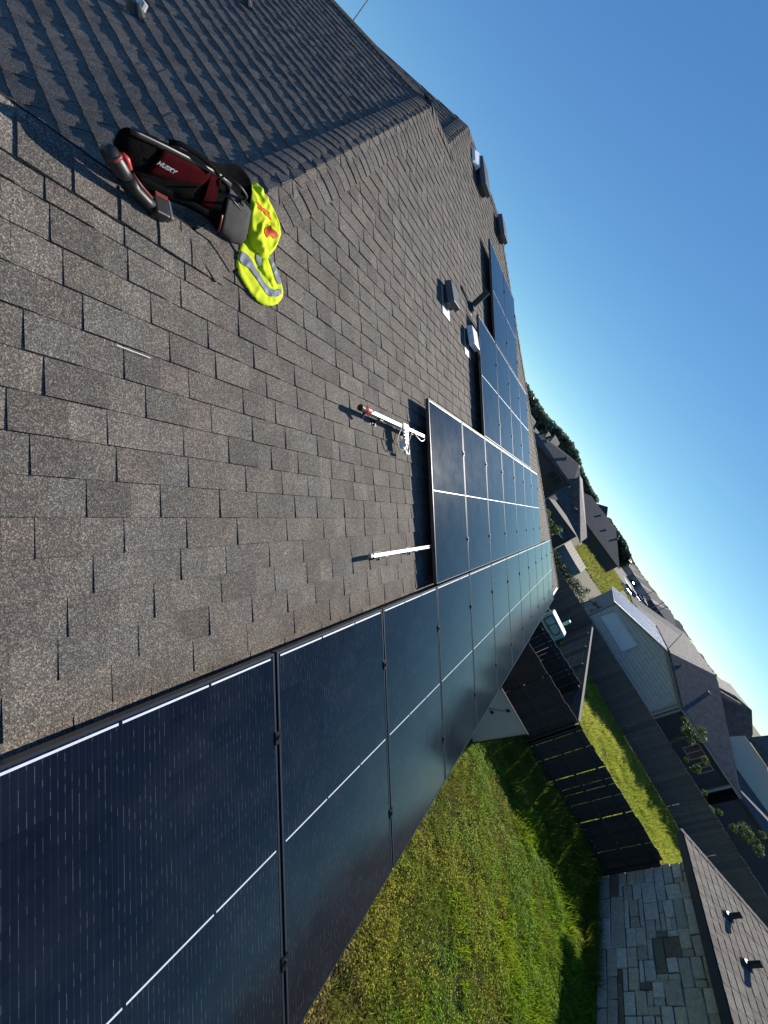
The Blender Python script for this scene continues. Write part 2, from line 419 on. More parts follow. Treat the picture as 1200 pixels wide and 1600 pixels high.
face3 = shingle_tabs(F3O, F2A, F2B, 0.0, V3T, -6.0, 0.3, 0.1325, lim3, 9, lift=(0.0075, 0.0090), rag=0.0022, tkr=(0.001, 0.004))

# deck and hidden slopes, closed underneath
dk = MB()
def wp(u, v): return RP(u, v, -0.006)
E1 = [wp(UL, VE), wp(hip3(VE), VE), wp(hip3(VT), VT), wp(U2, VT), wp(U1, VT), wp(hip1(VR), VR), wp(UL, VR)]
dk.prism([E1[0], E1[1], wp(hip3(VR), VR), E1[5], E1[6]], -RN * 0.05)
dk.prism([E1[5], wp(hip3(VR), VR), E1[2], E1[3], E1[4]], -RN * 0.05)
dk.prism([E1[3], E1[2], wp(7.0, VM), wp(UM, VM)], -RN * 0.05)
def w2(u, v, O=F2O): return O + F2A * u + F2B * v - F2N * 0.006
dk.prism([w2(-1.60, -1.85), w2(0, 0), w2(-C30 * V2T, V2T), w2(-7.5, V2T), w2(-7.5, -1.85)], -F2N * 0.05)
dk.prism([w2(0, 0, F3O), w2(top3u, top3v, F3O), w2(u3, v3, F3O), w2(-6.0, 0, F3O)], -F2N * 0.05)
a = RP(U1, VT, -0.006); b = RP(U2, VT, -0.006)
dk.prism([a, b, b + np.array([0, 6.0, 0]), a + np.array([0, 6.0, 0])], (0, 0, -0.05))
back = np.array([0, C30, -S30])
r0 = RP(UL, VR, -0.01); r1 = RP(hip1(VR), VR, -0.01)
dk.prism([r0, r1, r1 + back * 2.2, r0 + back * 2.2], (0, -0.02, -0.05))
m0 = RP(UM, VM, -0.01); m1 = RP(7.0, VM, -0.01)
dk.prism([m0, m1, m1 + np.array([7.0, 7.5, -4.33]), m0 + np.array([-0.9, 3.5, -0.5]), ], (0, -0.02, -0.05))
dk.prism([m1, RP(hip3(VE), VE, -0.01), m1 + np.array([7.0, 7.5, -4.33])], (-0.03, 0, -0.04))
roof = dk.build('roof', M['deck'], H)
# shingles: those that show largest are parts, the rest one field
allt = face1 + face2 + face3
UNDER = lambda c: False
PW, PL = 1.06, 1.857
def under_panels(c):
    r = c - RO; u = r @ RA; v = r @ RB; n = r @ RN
    if abs(n) > 0.1: return False
    return (v < PL and u > -1.9 and u < 11 * PW) or (PL <= v < 2 * PL and 2 * PW < u < 9 * PW) or (2 * PL <= v < 3 * PL and 4 * PW < u < 8 * PW) or (3 * PL <= v < 4 * PL and 5 * PW < u < 7 * PW)
sc = []
for k, (t_, b_, c_) in enumerate(allt):
    ctr = np.mean(t_, 0); ar = np.linalg.norm(np.cross(t_[1] - t_[0], t_[-1] - t_[0]))
    view = (EYE - ctr) / np.linalg.norm(EYE - ctr); nn = RN if k < len(face1) else F2N
    sc.append(0 if under_panels(ctr) else show_size(ctr) * ar * max(0, view @ nn))
order = set(np.argsort(sc)[::-1][:300].tolist())
field = MB()
for k, (t_, b_, c_) in enumerate(allt):
    if k in order:
        mb = MB(); tab_mesh(mb, t_, b_, c_); mb.build('shingle', M['shingle'], roof)
    else: tab_mesh(field, t_, b_, c_)
tag(field.build('shingle_field', M['shingle'], H), kind='stuff')

b = MB(); b.prism([RP(-0.635, 3.163, 0.0175), RP(-0.51, 3.160, 0.0175), RP(-0.51, 3.1625, 0.0175), RP(-0.635, 3.1655, 0.0175)], -RN * 0.002); b.build('chalk_mark', M['white'], roof)
# ridge and hip caps: bent shingles lapped along each ridge
def caps(P0, P1, d1, d2, n1, n2, expo=0.125, half=0.20, seed=1, rnd=0.15):
    rd = random.Random(seed); P0 = np.array(P0, float); P1 = np.array(P1, float); L = np.linalg.norm(P1 - P0); t = (P1 - P0) / L
    out = []; s = -0.02
    def prof(q, lift):
        # q from -1 (side 1) to +1 (side 2), rounded over the crest
        x = q * half
        if abs(x) >= rnd: p = (d1 * -x if x < 0 else d2 * x); n = n1 if x < 0 else n2
        else:
            w = (x / rnd + 1) / 2; A_, B_ = d1 * rnd, d2 * rnd
            p = (1 - w) ** 2 * A_ + w ** 2 * B_; n = (1 - w) * n1 + w * n2; n = n / np.linalg.norm(n)
        return p + n * lift
    qs = [-1, -0.75, -0.5, -0.36, -0.24, -0.12, 0, 0.12, 0.24, 0.36, 0.5, 0.75, 1]
    while s < L:
        e = min(expo + 0.10, L - s + 0.03); mb = MB(); tone = shade(rd.choice(TONES), rd.uniform(0.85, 1.15)); i = 0
        l0, l1 = rd.uniform(0.019, 0.023), 0.010; sk = rd.uniform(-0.006, 0.006)
        for (ss, lf) in ((s, l0), (s + e, l1)):
            for q in qs: mb.v.append(tuple(P0 + t * (ss + sk * q) + prof(q, lf)))
        for q in qs: mb.v.append(tuple(P0 + t * (s + sk * q) + prof(q, l1 - 0.012)))
        for q in (-1, 1): mb.v.append(tuple(P0 + t * (s + e) + prof(q, -0.004)))
        n = len(qs)
        for k in range(n - 1):
            mb.f.append((k, k + 1, n + k + 1, n + k)); mb.c.append(tone)
            mb.f.append((2 * n + k, 2 * n + k + 1, k + 1, k)); mb.c.append(shade(tone, 0.8))
        mb.f.append((2 * n, 0, n, 3 * n)); mb.c.append(tone); mb.f.append((n - 1, 3 * n - 1, 3 * n + 1, 2 * n - 1)); mb.c.append(tone)
        out.append(mb); s += expo * rd.uniform(0.97, 1.03)
    return out
def perp(d, t): d = d - t * (d @ t); return d / np.linalg.norm(d)
def hip_caps(P0, P1, seed, **k):
    t = (P1 - P0) / np.linalg.norm(P1 - P0)
    c1 = np.cross(RN, t); c1 = c1 if c1 @ RB < 0 else -c1
    c2 = np.cross(F2N, t); c2 = c2 if c2 @ F2A < 0 else -c2
    return caps(P0, P1, c1, c2, RN, F2N, seed=seed, **k)
BN = np.array([0, S30, C30])
allcaps = caps(RP(UL + 1.2, VR), RP(hip1(VR) + 0.1, VR), -RB, back, RN, BN, expo=0.15, seed=2)
allcaps += hip_caps(RP(hip1(VR) - 0.05, VR - 0.06), RP(U1, VT), 3)
allcaps += caps(RP(U1 - 0.05, VT), RP(U2 + 0.05, VT), -RB, np.array([0, 1.0, 0]), RN, np.array([0, 0, 1.0]), seed=4)
allcaps += hip_caps(RP(U2, VT), RP(UM, VM), 5)
Py = RP(U1, VT)
allcaps += caps(Py + np.array([0, 0.05, 0]), Py + np.array([0, 4.6, 0]), -F2B, np.array([1.0, 0, 0]), F2N, np.array([0, 0, 1.0]), seed=6)
allcaps += caps(RP(UM, VM), RP(7.0, VM), -RB, back, RN, BN, seed=7)
HN = np.array([S30, 0, C30]); tt = RP(hip3(VE), VE) - RP(7.0, VM); tt /= np.linalg.norm(tt)
cc1 = np.cross(RN, tt); cc1 = cc1 if cc1[0] < 0 else -cc1
cc2 = np.cross(HN, tt); cc2 = cc2 if cc2 @ np.array([1.0, 1.0, -1.0]) > 0 else -cc2
allcaps += caps(RP(7.0, VM), RP(hip3(VE), VE), cc1, cc2, RN, HN, seed=8)
for mb in allcaps[:300]: mb.build('ridge_cap', M['shingle'], roof, smooth=False)
# eaves, gutter and the house wall below
g = MB()
p0, p1 = RP(UL, VE), RP(hip3(VE) + 0.06, VE)
g.box((p0[0], p0[1] - 0.10, p0[2] - 0.15), (p1[0], p0[1] - 0.004, p0[2] - 0.05)); g.build('gutter', M['fascia'], H)
wl = MB(); wl.box((UL + 1.4, p0[1] + 0.45, 0), (p1[0] - 0.5, p0[1] + 0.65, p0[2] - 0.1)); wl.build('wall', M['tanwall'], H)
sf = MB(); sf.box((UL + 1.4, p0[1] + 0.002, p0[2] - 0.14), (p1[0] - 0.05, p0[1] + 0.44, p0[2] - 0.11)); sf.build('soffit', M['gutter'], H)

# ------------------------------------------------------------------ solar panels
HP = 0.14
def panel_matrix(u, v):
    p = RP(u, v, HP)
    return Matrix(((RA[0], RB[0], RN[0], p[0]), (RA[1], RB[1], RN[1], p[1]), (RA[2], RB[2], RN[2], p[2]), (0, 0, 0, 1)))
PX, PY = 1.043, 1.836
def panel_meshes():
    d = {}
    fr = MB(); w, dp = 0.011, 0.036
    fr.box((0, 0, -dp), (PX, w, 0)); fr.box((0, PY - w, -dp), (PX, PY, 0)); fr.box((0, w, -dp), (w, PY - w, 0)); fr.box((PX - w, w, -dp), (PX, PY - w, 0))
    d['frame'] = (fr, M['frame'])
    gl = MB(); gl.box((w, w, -0.008), (PX - w, PY - w, -0.0022)); d['glass'] = (gl, M['cells'])
    return d
_pm = panel_meshes(); _cache = {}
def part(name, key, maker, mat, parent):
    if key not in _cache:
        o = maker().build(name, mat, parent, local=True); _cache[key] = o.data
    else:
        o = bpy.data.objects.new(name, _cache[key]); COL.objects.link(o); o.parent = parent
    return o
def ribbon_maker(y, h, gaps):
    def mk():
        b = MB(); b.box((gaps[0], y - h / 2, -0.0022), (gaps[1], y + h / 2, -0.0008)); return b
    return mk
def clamp_maker():
    b = MB(); b.box((-0.019, -0.03, -0.03), (0.019, 0.03, 0.006)); b.tube([(0, 0, 0.006), (0, 0, 0.014)], 0.011, 6); return b
def make_panel(u, v, label, near, clamp=True):
    r = empty('solar_panel', label=label, cat='solar panel', group='solar panels of the roof array', mat=panel_matrix(u + 0.0085, v + 0.0105))
    part('frame', 'frame', lambda: _pm['frame'][0], M['frame'], r); part('glass', 'glass', lambda: _pm['glass'][0], M['cells'], r)
    for nm, y, h in (('top', PY - 0.022, 0.008), ('mid', PY / 2, 0.007)):
        for q in range(3):
            a = 0.018 + q * (PX - 0.036) / 3 + 0.006; e = 0.018 + (q + 1) * (PX - 0.036) / 3 - 0.006
            part('ribbon', nm + str(q), ribbon_maker(y, h, (a, e)), M['ribbon'], r)
    if clamp:
        for f in (0.21, 0.78):
            c = part('clamp', 'clamp', clamp_maker, M['clamp'], r); c.location = (PX + 0.0085, f * PY, 0)
    return r
ORD = ['first', 'second', 'third', 'fourth', 'fifth', 'sixth', 'seventh', 'eighth', 'ninth', 'tenth', 'eleventh', 'twelfth']
NB = 12
for k in range(NB):
    lab = {0: 'dark solar panel at the near end of the bottom row along the eave',
           11: 'pale reflecting solar panel at the far end of the bottom row by the roof corner'}.get(k, 'solar panel in the bottom row along the eave, %s from the near end' % ORD[k])
    make_panel((k - 1) * PW, 0, lab, k < 4, True)
for k in range(7):
    lab = {0: 'solar panel nearest the silver rail ends, first of the second row up', 6: 'solar panel at the far end of the second row up from the eave'}.get(k, 'solar panel in the second row up from the eave, %s from the rail ends' % ORD[k])
    make_panel((k + 2) * PW, PL, lab, False)
for k in range(4):
    lab = {0: 'solar panel at the near end of the third row up, beside the lower roof vent', 3: 'solar panel at the far end of the third row up'}.get(k, 'solar panel in the third row up from the eave, %s from the roof vent' % ORD[k])
    make_panel((k + 4) * PW, 2 * PL, lab, False)
for k in range(2):
    make_panel((k + 5) * PW, 3 * PL, ['solar panel topmost and nearest, just right of the pipe vent', 'solar panel topmost and farthest, against the sky at the hip'][k], False)

# ------------------------------------------------------------------ things on the roof
def roofmat(u, v, h=0.0, rot=0.0):
    p = RP(u, v, h); c, s = math.cos(rot), math.sin(rot); a = RA * c + RB * s; b = -RA * s + RB * c
    return Matrix(((a[0], b[0], RN[0], p[0]), (a[1], b[1], RN[1], p[1]), (a[2], b[2], RN[2], p[2]), (0, 0, 0, 1)))
# rails
def rail(u0, u1, v, label, redcap, tilt=0.0):
    r = empty('mounting_rail', label=label, cat='rail', group='silver rails reaching out from under the second panel row', mat=roofmat(u0, v, 0, tilt))
    b = MB(); L = u1 - u0; z0, z1 = 0.058, 0.102
    b.box((0, -0.014, z0), (L, 0.014, z1 - 0.010)); b.box((0, -0.014, z1 - 0.010), (L, -0.005, z1)); b.box((0, 0.005, z1 - 0.010), (L, 0.014, z1))
    b.build('rail_bar', M['alu'], r, local=True)
    for x in (0.22, 0.78):
        f = MB(); f.box((x - 0.03, -0.055, 0.004), (x + 0.03, -0.019, 0.012)); f.box((x - 0.025, -0.027, 0.012), (x + 0.025, -0.0185, 0.085)); f.box((x - 0.05, -0.09, 0.001), (x + 0.05, 0.03, 0.0045))
        f.tube([(x, -0.045, 0.012), (x, -0.045, 0.026)], 0.009, 6)
        f.build('rail_foot', M['clamp'], r, local=True)
    if redcap:
        c = MB(); c.tube([(-0.055, 0, 0.085), (-0.02, 0, 0.092), (0.03, 0, 0.095)], [0.02, 0.026, 0.022], 10); c.build('red_grip', M['red'], r, local=True)
        c = MB(); c.tube([(-0.10, 0.0, 0.088), (-0.055, 0, 0.086)], [0.026, 0.022], 10); c.tube([(-0.03, -0.02, 0.08), (-0.03, -0.06, 0.05)], 0.012, 6); c.build('black_tip', M['black'], r, local=True)
        c = MB(); c.tube([(0.03, 0.0, 0.10), (0.08, 0.012, 0.125)], [0.006, 0.004], 6); c.build('lever', M['alu'], r, local=True)
    else:
        c = MB(); c.box((-0.02, -0.014, 0.064), (0.0, 0.014, 0.094)); c.build('end_cap', M['alu'], r, local=True)
        c = MB(); c.tube([(L - 0.07, -0.03, 0.1), (L - 0.07, 0.03, 0.1)], 0.014, 8); c.build('bolt', M['clamp'], r, local=True)
    return r
rail(1.04, 2.9, 3.315, 'silver rail with a red gripped end carrying the white bracket and cables', True)
rail(1.03, 2.9, 2.235, 'bare silver rail lying below the white bracket, close to the bottom row', False)
# white module electronics hung on the upper rail
e = empty('power_bracket', label='white bracket with dangling black cables hung on the upper silver rail', cat='bracket', mat=roofmat(1.60, 3.325, 0.0))
b = MB(); b.prism([(0.0, 0.02, 0.112), (0.0, -0.09, 0.112), (0.075, -0.20, 0.10), (0.105, -0.20, 0.10), (0.105, 0.02, 0.112)], (0, 0, -0.012)); bevel(b.build('plate', M['white'], e, local=True), 0.002)
for (x, y) in ((0.03, -0.0), (0.07, 0.0), (0.085, -0.05)):
    b = MB(); b.tube([(x, y, 0.112), (x, y, 0.116)], 0.008, 8); b.build('bolt_hole', M['black'], e, local=True)
b = MB(); b.box((0.0, -0.21, 0.062), (0.05, -0.135, 0.098)); b.tube([(0.025, -0.15, 0.10), (0.025, -0.15, 0.118)], 0.02, 10); bevel(b.build('junction_block', M['white'], e, local=True), 0.004)
b = MB(); b.box((0.055, -0.245, 0.07), (0.12, -0.222, 0.10)); b.box((0.07, -0.222, 0.078), (0.085, -0.2, 0.094)); b.box((0.1, -0.24, 0.1), (0.112, -0.2, 0.108)); bevel(b.build('hook', M['white'], e, local=True), 0.003)
for q in range(4):
    b = MB(); b.box((0.008 + 0.002 * q, -0.05 - 0.028 * q, 0.112), (0.03, -0.036 - 0.028 * q, 0.119)); b.build('terminal', M['black'], e, local=True)
def cable(pts, r=0.0045): 
    b = MB(); P = [np.array(p, float) for p in pts]; out = []
    for k in range(len(P) - 1):
        p0 = P[max(k - 1, 0)]; p1 = P[k]; p2 = P[k + 1]; p3 = P[min(k + 2, len(P) - 1)]
        for s in np.linspace(0, 1, 7)[:-1]:
            out.append(0.5 * ((2 * p1) + (-p0 + p2) * s + (2 * p0 - 5 * p1 + 4 * p2 - p3) * s * s + (-p0 + 3 * p1 - 3 * p2 + p3) * s ** 3))
    out.append(P[-1]); b.tube(out, r, 6); return b
for pts in ([(0.02, 0.02, 0.10), (-0.04, -0.05, 0.10), (-0.09, -0.14, 0.09), (-0.07, -0.21, 0.09), (-0.01, -0.22, 0.10), (0.03, -0.17, 0.11)],
            [(0.02, -0.17, 0.1), (0.05, -0.23, 0.09), (0.1, -0.22, 0.1), (0.08, -0.16, 0.11), (0.03, -0.18, 0.1)],
            [(0.05, -0.16, 0.11), (0.13, -0.10, 0.10), (0.20, 0.0, 0.10), (0.24, 0.01, 0.098)]):
    cable(pts).build('cable', M['rubber'], e, local=True)
cable([(0.22, 0.0, 0.1), (0.27, -0.05, 0.11), (0.36, -0.08, 0.12), (0.43, -0.05, 0.12)], 0.003).build('earth_wire', M['galv'], e, local=True)

# box vents
def box_vent(u, v, sx, sy, h, label, flash=False, rot=0.0, bright=False):
    r = empty('roof_vent', label=label, cat='roof vent', group='box vents on our roof', mat=roofmat(u, v, 0, rot))
    b = MB(); b.box((-sx / 2 - 0.02, -sy / 2 - (0.11 if flash else 0.03), 0.012), (sx / 2 - 0.03, sy / 2 - 0.05, 0.0155)); b.build('flashing', M['galv'] if flash else M['vent'], r, local=True)
    b = MB(); b.box((-sx / 2 + 0.03, -sy / 2 + 0.03, 0.014), (sx / 2 - 0.03, sy / 2 - 0.03, h - 0.05)); b.build('throat', M['black'], r, local=True)
    b = MB(); z0 = h - 0.075
    b.hexa([(-sx / 2, -sy / 2, z0), (sx / 2, -sy / 2, z0), (sx / 2, sy / 2, z0 * 0.55), (-sx / 2, sy / 2, z0 * 0.55), (-sx / 2 + 0.015, -sy / 2 + 0.015, h), (sx / 2 - 0.015, -sy / 2 + 0.015, h), (sx / 2 - 0.015, sy / 2 - 0.015, h * 0.82), (-sx / 2 + 0.015, sy / 2 - 0.015, h * 0.82)])
    bevel(b.build('hood', M['galv'] if bright else M['vent'], r, local=True), 0.006)
    return r
bv = box_vent(5.25, 8.50, 0.36, 0.52, 0.17, 'grey box vent close below the main ridge, with a white lit corner')
b = MB(); b.hexa([(-0.40, 0.0, 0.02), (-0.20, 0.0, 0.02), (-0.20, 0.28, 0.02), (-0.40, 0.28, 0.02), (-0.36, 0.04, 0.06), (-0.21, 0.02, 0.10), (-0.21, 0.26, 0.10), (-0.36, 0.22, 0.06)]); b.build('white_lit_corner', M['white'], bv, local=True)  # pale flashing wedge, its sunlit brightness put in as white
box_vent(6.72, 8.55, 0.36, 0.46, 0.17, 'grey box vent under the ridge behind the topmost solar panel')
box_vent(3.18, 5.30, 0.26, 0.30, 0.155, 'grey box vent with pale torn flashing, standing alone on open shingles', True)
box_vent(4.05, 5.12, 0.28, 0.30, 0.15, 'box vent half hidden beside the near end of the third panel row', True, 0, True)
def pipe_vent(P, up, H_, r, label, mat, base_n, grp=None):
    e = empty('vent_pipe', [float(x) for x in P], label, 'vent pipe', grp)
    P = np.array(P, float); b = MB(); b.tube([P - up * 0.05, P + up * H_], r, 14); b.tube([P + up * H_, P + up * (H_ + 0.002)], r * 0.8, 14); b.build('pipe', mat, e)
    n = np.array(base_n, float); b = MB(); b.tube([P + n * 0.0, P + n * 0.02, P + n * 0.07], [r * 2.6, r * 2.0, r * 1.15], 14, True); b.build('collar', M['black'], e)
    b = MB(); a1 = np.cross(n, (0, 1, 0.3)); a1 /= np.linalg.norm(a1); a2 = np.cross(n, a1); q = r * 1.7
    b.prism([P + n * 0.013 + a1 * q + a2 * q, P + n * 0.013 - a1 * q + a2 * q, P + n * 0.013 - a1 * q - a2 * q, P + n * 0.013 + a1 * q - a2 * q], -n * 0.004); b.build('flashing', M['galv'] if mat is M['galv'] else M['deck'], e)
    return e
UPZ = np.array([0, 0, 1.0])
pipe_vent(RP(4.30, 5.72), UPZ, 0.33, 0.045, 'dark vent pipe upright on the shingles left of the topmost solar panels', M['black'], RN)
pf = lambda x, y: F2O + F2A * (-(y - F2O[1])) + F2B * ((x - F2O[0]) / C30)
pipe_vent(pf(1.43, 4.46), UPZ, 0.10, 0.032, 'short vent pipe with a shiny collar on the shaded slope above the bag', M['galv'], F2N)
pipe_vent(pf(2.57, 5.93), UPZ, 0.10, 0.032, 'short dark vent pipe high on the shaded slope, farther up than the shiny one', M['black'], F2N)
an = empty('antenna_mast', (9.0, 15.5, 3.0), 'thin antenna mast rising behind the shaded roof slope into the sky', 'antenna')
b = MB(); b.tube([(9, 15.5, 3.0), (9, 15.42, 7.9), (9, 15.33, 9.2)], [0.025, 0.016, 0.010], 6); b.build('mast', M['pole'], an)

# ------------------------------------------------------------------ tool bag
bagm = roofmat(0, 0, 0); bag = empty('tool_bag', label='black and red open tool bag slumped on the ridge beside the yellow vest', cat='bag', mat=Matrix.Translation(Vector([float(x) for x in RP(-0.4, 3.9)])))
def loft(sections, closed=True):
    b = MB(); n = len(sections[0])
    for s in sections: b.v += [tuple(p) for p in s]
    for k in range(len(sections) - 1):
        for q in range(n if closed else n - 1):
            q2 = (q + 1) % n; b.f.append((k * n + q, k * n + q2, (k + 1) * n + q2, (k + 1) * n + q)); b.c.append((1, 1, 1))
    return b
def bag_section(u, vf, vb, h, lean, hb, bulge):
    # open trough: outside up the front wall, over the lip, down inside, and back wall likewise
    pts = [(vf + 0.01, 0.004), (vf - bulge * 0.6, h * 0.25), (vf - bulge + lean * 0.45, h * 0.6), (vf + lean, h), (vf + lean + 0.012, h - 0.004), (vf + lean * 0.6 + 0.02, h * 0.5),
           ((vf + vb) / 2, 0.05), (vb - 0.03, hb * 0.5), (vb - 0.025, hb - 0.004), (vb - 0.012, hb), (vb + 0.01, hb * 0.5), (vb, -0.03), ((vf + vb) / 2, 0.0)]
    return [RP(u + 0.10 * max(0.0, 1 - h_ / 0.24), v_, h_) for v_, h_ in pts]
secs = [bag_section(-0.735, 3.80, 3.89, 0.20, 0.03, 0.15, 0.0), bag_section(-0.70, 3.815, 3.90, 0.255, 0.01, 0.20, 0.012), bag_section(-0.58, 3.865, 3.97, 0.25, 0.012, 0.19, 0.022),
        bag_section(-0.44, 3.92, 4.03, 0.235, 0.022, 0.18, 0.026), bag_section(-0.33, 3.945, 4.08, 0.215, 0.055, 0.18, 0.02), bag_section(-0.275, 3.90, 4.13, 0.20, 0.12, 0.19, 0.0),
        bag_section(-0.205, 3.90, 4.17, 0.175, 0.135, 0.20, -0.006), bag_section(-0.14, 3.93, 4.18, 0.15, 0.125, 0.18, 0.0), bag_section(-0.10, 3.975, 4.17, 0.12, 0.095, 0.15, 0.0)]
bd = loft(secs); bd.f.append(tuple(range(12, -1, -1))); bd.c.append((1, 1, 1)); n_ = len(secs); bd.f.append(tuple((n_ - 1) * 13 + q for q in range(13))); bd.c.append((1, 1, 1))
o = bd.build('bag_body', M['nylon'], bag, smooth=True); _tx = bpy.data.textures.new('slump', 'CLOUDS'); _tx.noise_scale = 0.07
sb = o.modifiers.new('sub', 'SUBSURF'); sb.levels = 3; sb.render_levels = 3
dm = o.modifiers.new('slump', 'DISPLACE'); dm.texture = _tx; dm.strength = 0.016; dm.mid_level = 0.55
def on_front(u, f, off=0.006):
    # point on the front wall: f 0 at the bottom, 1 at the lip
    us = [-0.735, -0.70, -0.58, -0.44, -0.33, -0.275, -0.205, -0.14, -0.10]; k = max(i for i in range(len(us)) if us[i] <= u + 1e-6); k = min(k, len(us) - 2)
    w = (u - us[k]) / (us[k + 1] - us[k]); A_, B_ = secs[k], secs[k + 1]
    fs = [0, 0.25, 0.6, 1.0]; j = min(2, max(i for i in range(3) if fs[i] <= f + 1e-9)); g_ = (f - fs[j]) / (fs[j + 1] - fs[j])
    p = (1 - w) * ((1 - g_) * A_[j] + g_ * A_[j + 1]) + w * ((1 - g_) * B_[j] + g_ * B_[j + 1])
    return p - RB * off + RN * off * 0.4
def patch(name, corners, mat, off, nu=10, nf=5, parent=bag):
    b = MB(); (ua, fa), (ub, fb), (uc, fc), (ud, fd) = corners
    for i in range(nu + 1):
        for j in range(nf + 1):
            s, t = i / nu, j / nf
            u = (1 - t) * ((1 - s) * ua + s * ub) + t * ((1 - s) * ud + s * uc); f = (1 - t) * ((1 - s) * fa + s * fb) + t * ((1 - s) * fd + s * fc)
            b.v.append(tuple(on_front(u, f, off)))
    for i in range(nu):
        for j in range(nf): a_ = i * (nf + 1) + j; b.f.append((a_, a_ + nf + 1, a_ + nf + 2, a_ + 1)); b.c.append((1, 1, 1))
    o = b.build(name, mat, parent, smooth=True); sd = o.modifiers.new('solid', 'SOLIDIFY'); sd.thickness = 0.003; sd.offset = 1; return o
patch('red_panel', [(-0.63, 0.50), (-0.40, 0.72), (-0.36, 0.93), (-0.58, 0.93)], M['rednylon'], 0.006)
patch('red_panel', [(-0.385, 0.36), (-0.325, 0.38), (-0.32, 0.92), (-0.37, 0.93)], M['rednylon'], 0.007)
patch('pocket', [(-0.68, 0.05), (-0.32, 0.08), (-0.34, 0.34), (-0.66, 0.42)], M['nylon'], 0.010)
patch('red_tag', [(-0.282, 0.12), (-0.273, 0.12), (-0.273, 0.50), (-0.282, 0.50)], M['darkred'], 0.009, 2, 4)
M['nylon_sunlit'] = plain('sunlit_black_nylon', (0.035, 0.035, 0.037), 0.75, 0, 0.35, 14, 0.5, 160, 0.3)  # lighter nylon tone: sunlight on the bag's end put into its colour
patch('sunlit_end', [(-0.268, 0.04), (-0.11, 0.06), (-0.115, 0.93), (-0.265, 0.93)], M['nylon_sunlit'], 0.006, 12, 8)  # same cloth as the body, coloured paler where the sun strikes
patch('zip_strip', [(-0.70, 0.93), (-0.26, 0.93), (-0.26, 1.0), (-0.70, 1.0)], M['black'], 0.005, 14, 2)
def text_obj(s, name, size, mat, M4, parent, ext=0.0012):
    cu = bpy.data.curves.new(name, 'FONT'); cu.body = s; cu.size = size; cu.extrude = ext; cu.align_x = 'CENTER'; cu.align_y = 'CENTER'; cu.offset = size * 0.018
    cu.materials.append(mat); tmp = bpy.data.objects.new('lettering_curve', cu); COL.objects.link(tmp); bpy.context.view_layer.update()
    me = bpy.data.meshes.new_from_object(tmp.evaluated_get(bpy.context.evaluated_depsgraph_get())); bpy.data.objects.remove(tmp); bpy.data.curves.remove(cu)
    o = bpy.data.objects.new(name, me); COL.objects.link(o); o.parent = parent; o.matrix_parent_inverse = parent_mat(parent).inverted(); o.matrix_basis = M4; return o
def frame_from(p, x, y):
    x = np.array(x) / np.linalg.norm(x); z = np.cross(x, y); z /= np.linalg.norm(z); y = np.cross(z, x)
    return Matrix(((x[0], y[0], z[0], p[0]), (x[1], y[1], z[1], p[1]), (x[2], y[2], z[2], p[2]), (0, 0, 0, 1)))
pl = on_front(-0.56, 0.74, 0.016)
text_obj('HUSKY', 'logo_lettering', 0.026, M['galv'], frame_from(pl, on_front(-0.50, 0.72, 0.01) - on_front(-0.62, 0.76, 0.01), RN * 0.93 + RB * 0.1), bag)
# handles: two thin loops at the opening, a roll grip along the far lip
def hcable(pts, r): return cable(pts, r)
hcable([RP(-0.30, 3.93, 0.20), RP(-0.27, 3.90, 0.235), RP(-0.21, 3.91, 0.215), RP(-0.19, 3.945, 0.185), RP(-0.175, 3.97, 0.17)], 0.0055).build('handle', M['rubber'], bag, True)
hcable([RP(-0.29, 4.00, 0.215), RP(-0.24, 3.985, 0.245), RP(-0.18, 3.99, 0.225), RP(-0.16, 4.01, 0.185), RP(-0.15, 4.02, 0.17)], 0.0055).build('handle', M['rubber'], bag, True)
hcable([RP(-0.56, 3.90, 0.245), RP(-0.52, 3.91, 0.27), RP(-0.40, 3.94, 0.265), RP(-0.34, 3.96, 0.235)], 0.009).build('grip', M['nylon'], bag, True)
b = MB(); b.box((-0.011, -0.011, -0.007), (0.011, 0.011, 0.007)); o = b.build('buckle', M['black'], bag, local=True); o.matrix_parent_inverse = parent_mat(bag).inverted(); o.matrix_basis = roofmat(-0.16, 4.0, 0.17); bevel(o, 0.003)

# ------------------------------------------------------------------ cordless drill in front of the bag
dr = empty('cordless_drill', label='black and red cordless drill with a battery pack lying in front of the tool bag', cat='drill', mat=Matrix.Translation(Vector([float(x) for x in RP(-0.45, 3.8)])))
def D(u, v, h): return RP(-0.49 + (u + 0.425) * 0.70, v + 0.01, h)
b = MB(); ax = [D(-0.755, 3.80, 0.135), D(-0.74, 3.795, 0.13), D(-0.70, 3.785, 0.118), D(-0.655, 3.775, 0.104), D(-0.62, 3.77, 0.095)]
b.tube(ax, [0.016, 0.029, 0.032, 0.029, 0.021], 14); b.build('motor_housing', M['black'], dr, True)
b = MB(); b.tube([D(-0.625, 3.772, 0.097), D(-0.57, 3.768, 0.075), D(-0.50, 3.770, 0.056), D(-0.445, 3.775, 0.042)], [0.026, 0.021, 0.021, 0.026], 12); b.build('grip', M['black'], dr, True)
b = MB(); b.tube([D(-0.69, 3.80, 0.152), D(-0.665, 3.795, 0.146), D(-0.63, 3.788, 0.125)], [0.006, 0.012, 0.007], 10); b.build('red_switch', M['red'], dr, True)
b = MB(); b.tube([D(-0.72, 3.792, 0.127), D(-0.708, 3.789, 0.1215)], [0.0325, 0.0332], 14); b.build('red_collar', M['darkred'], dr, True)
b = MB(); b.tube([D(-0.61, 3.79, 0.112), D(-0.55, 3.786, 0.09), D(-0.47, 3.79, 0.065)], 0.005, 8); b.build('red_seam', M['darkred'], dr, True)
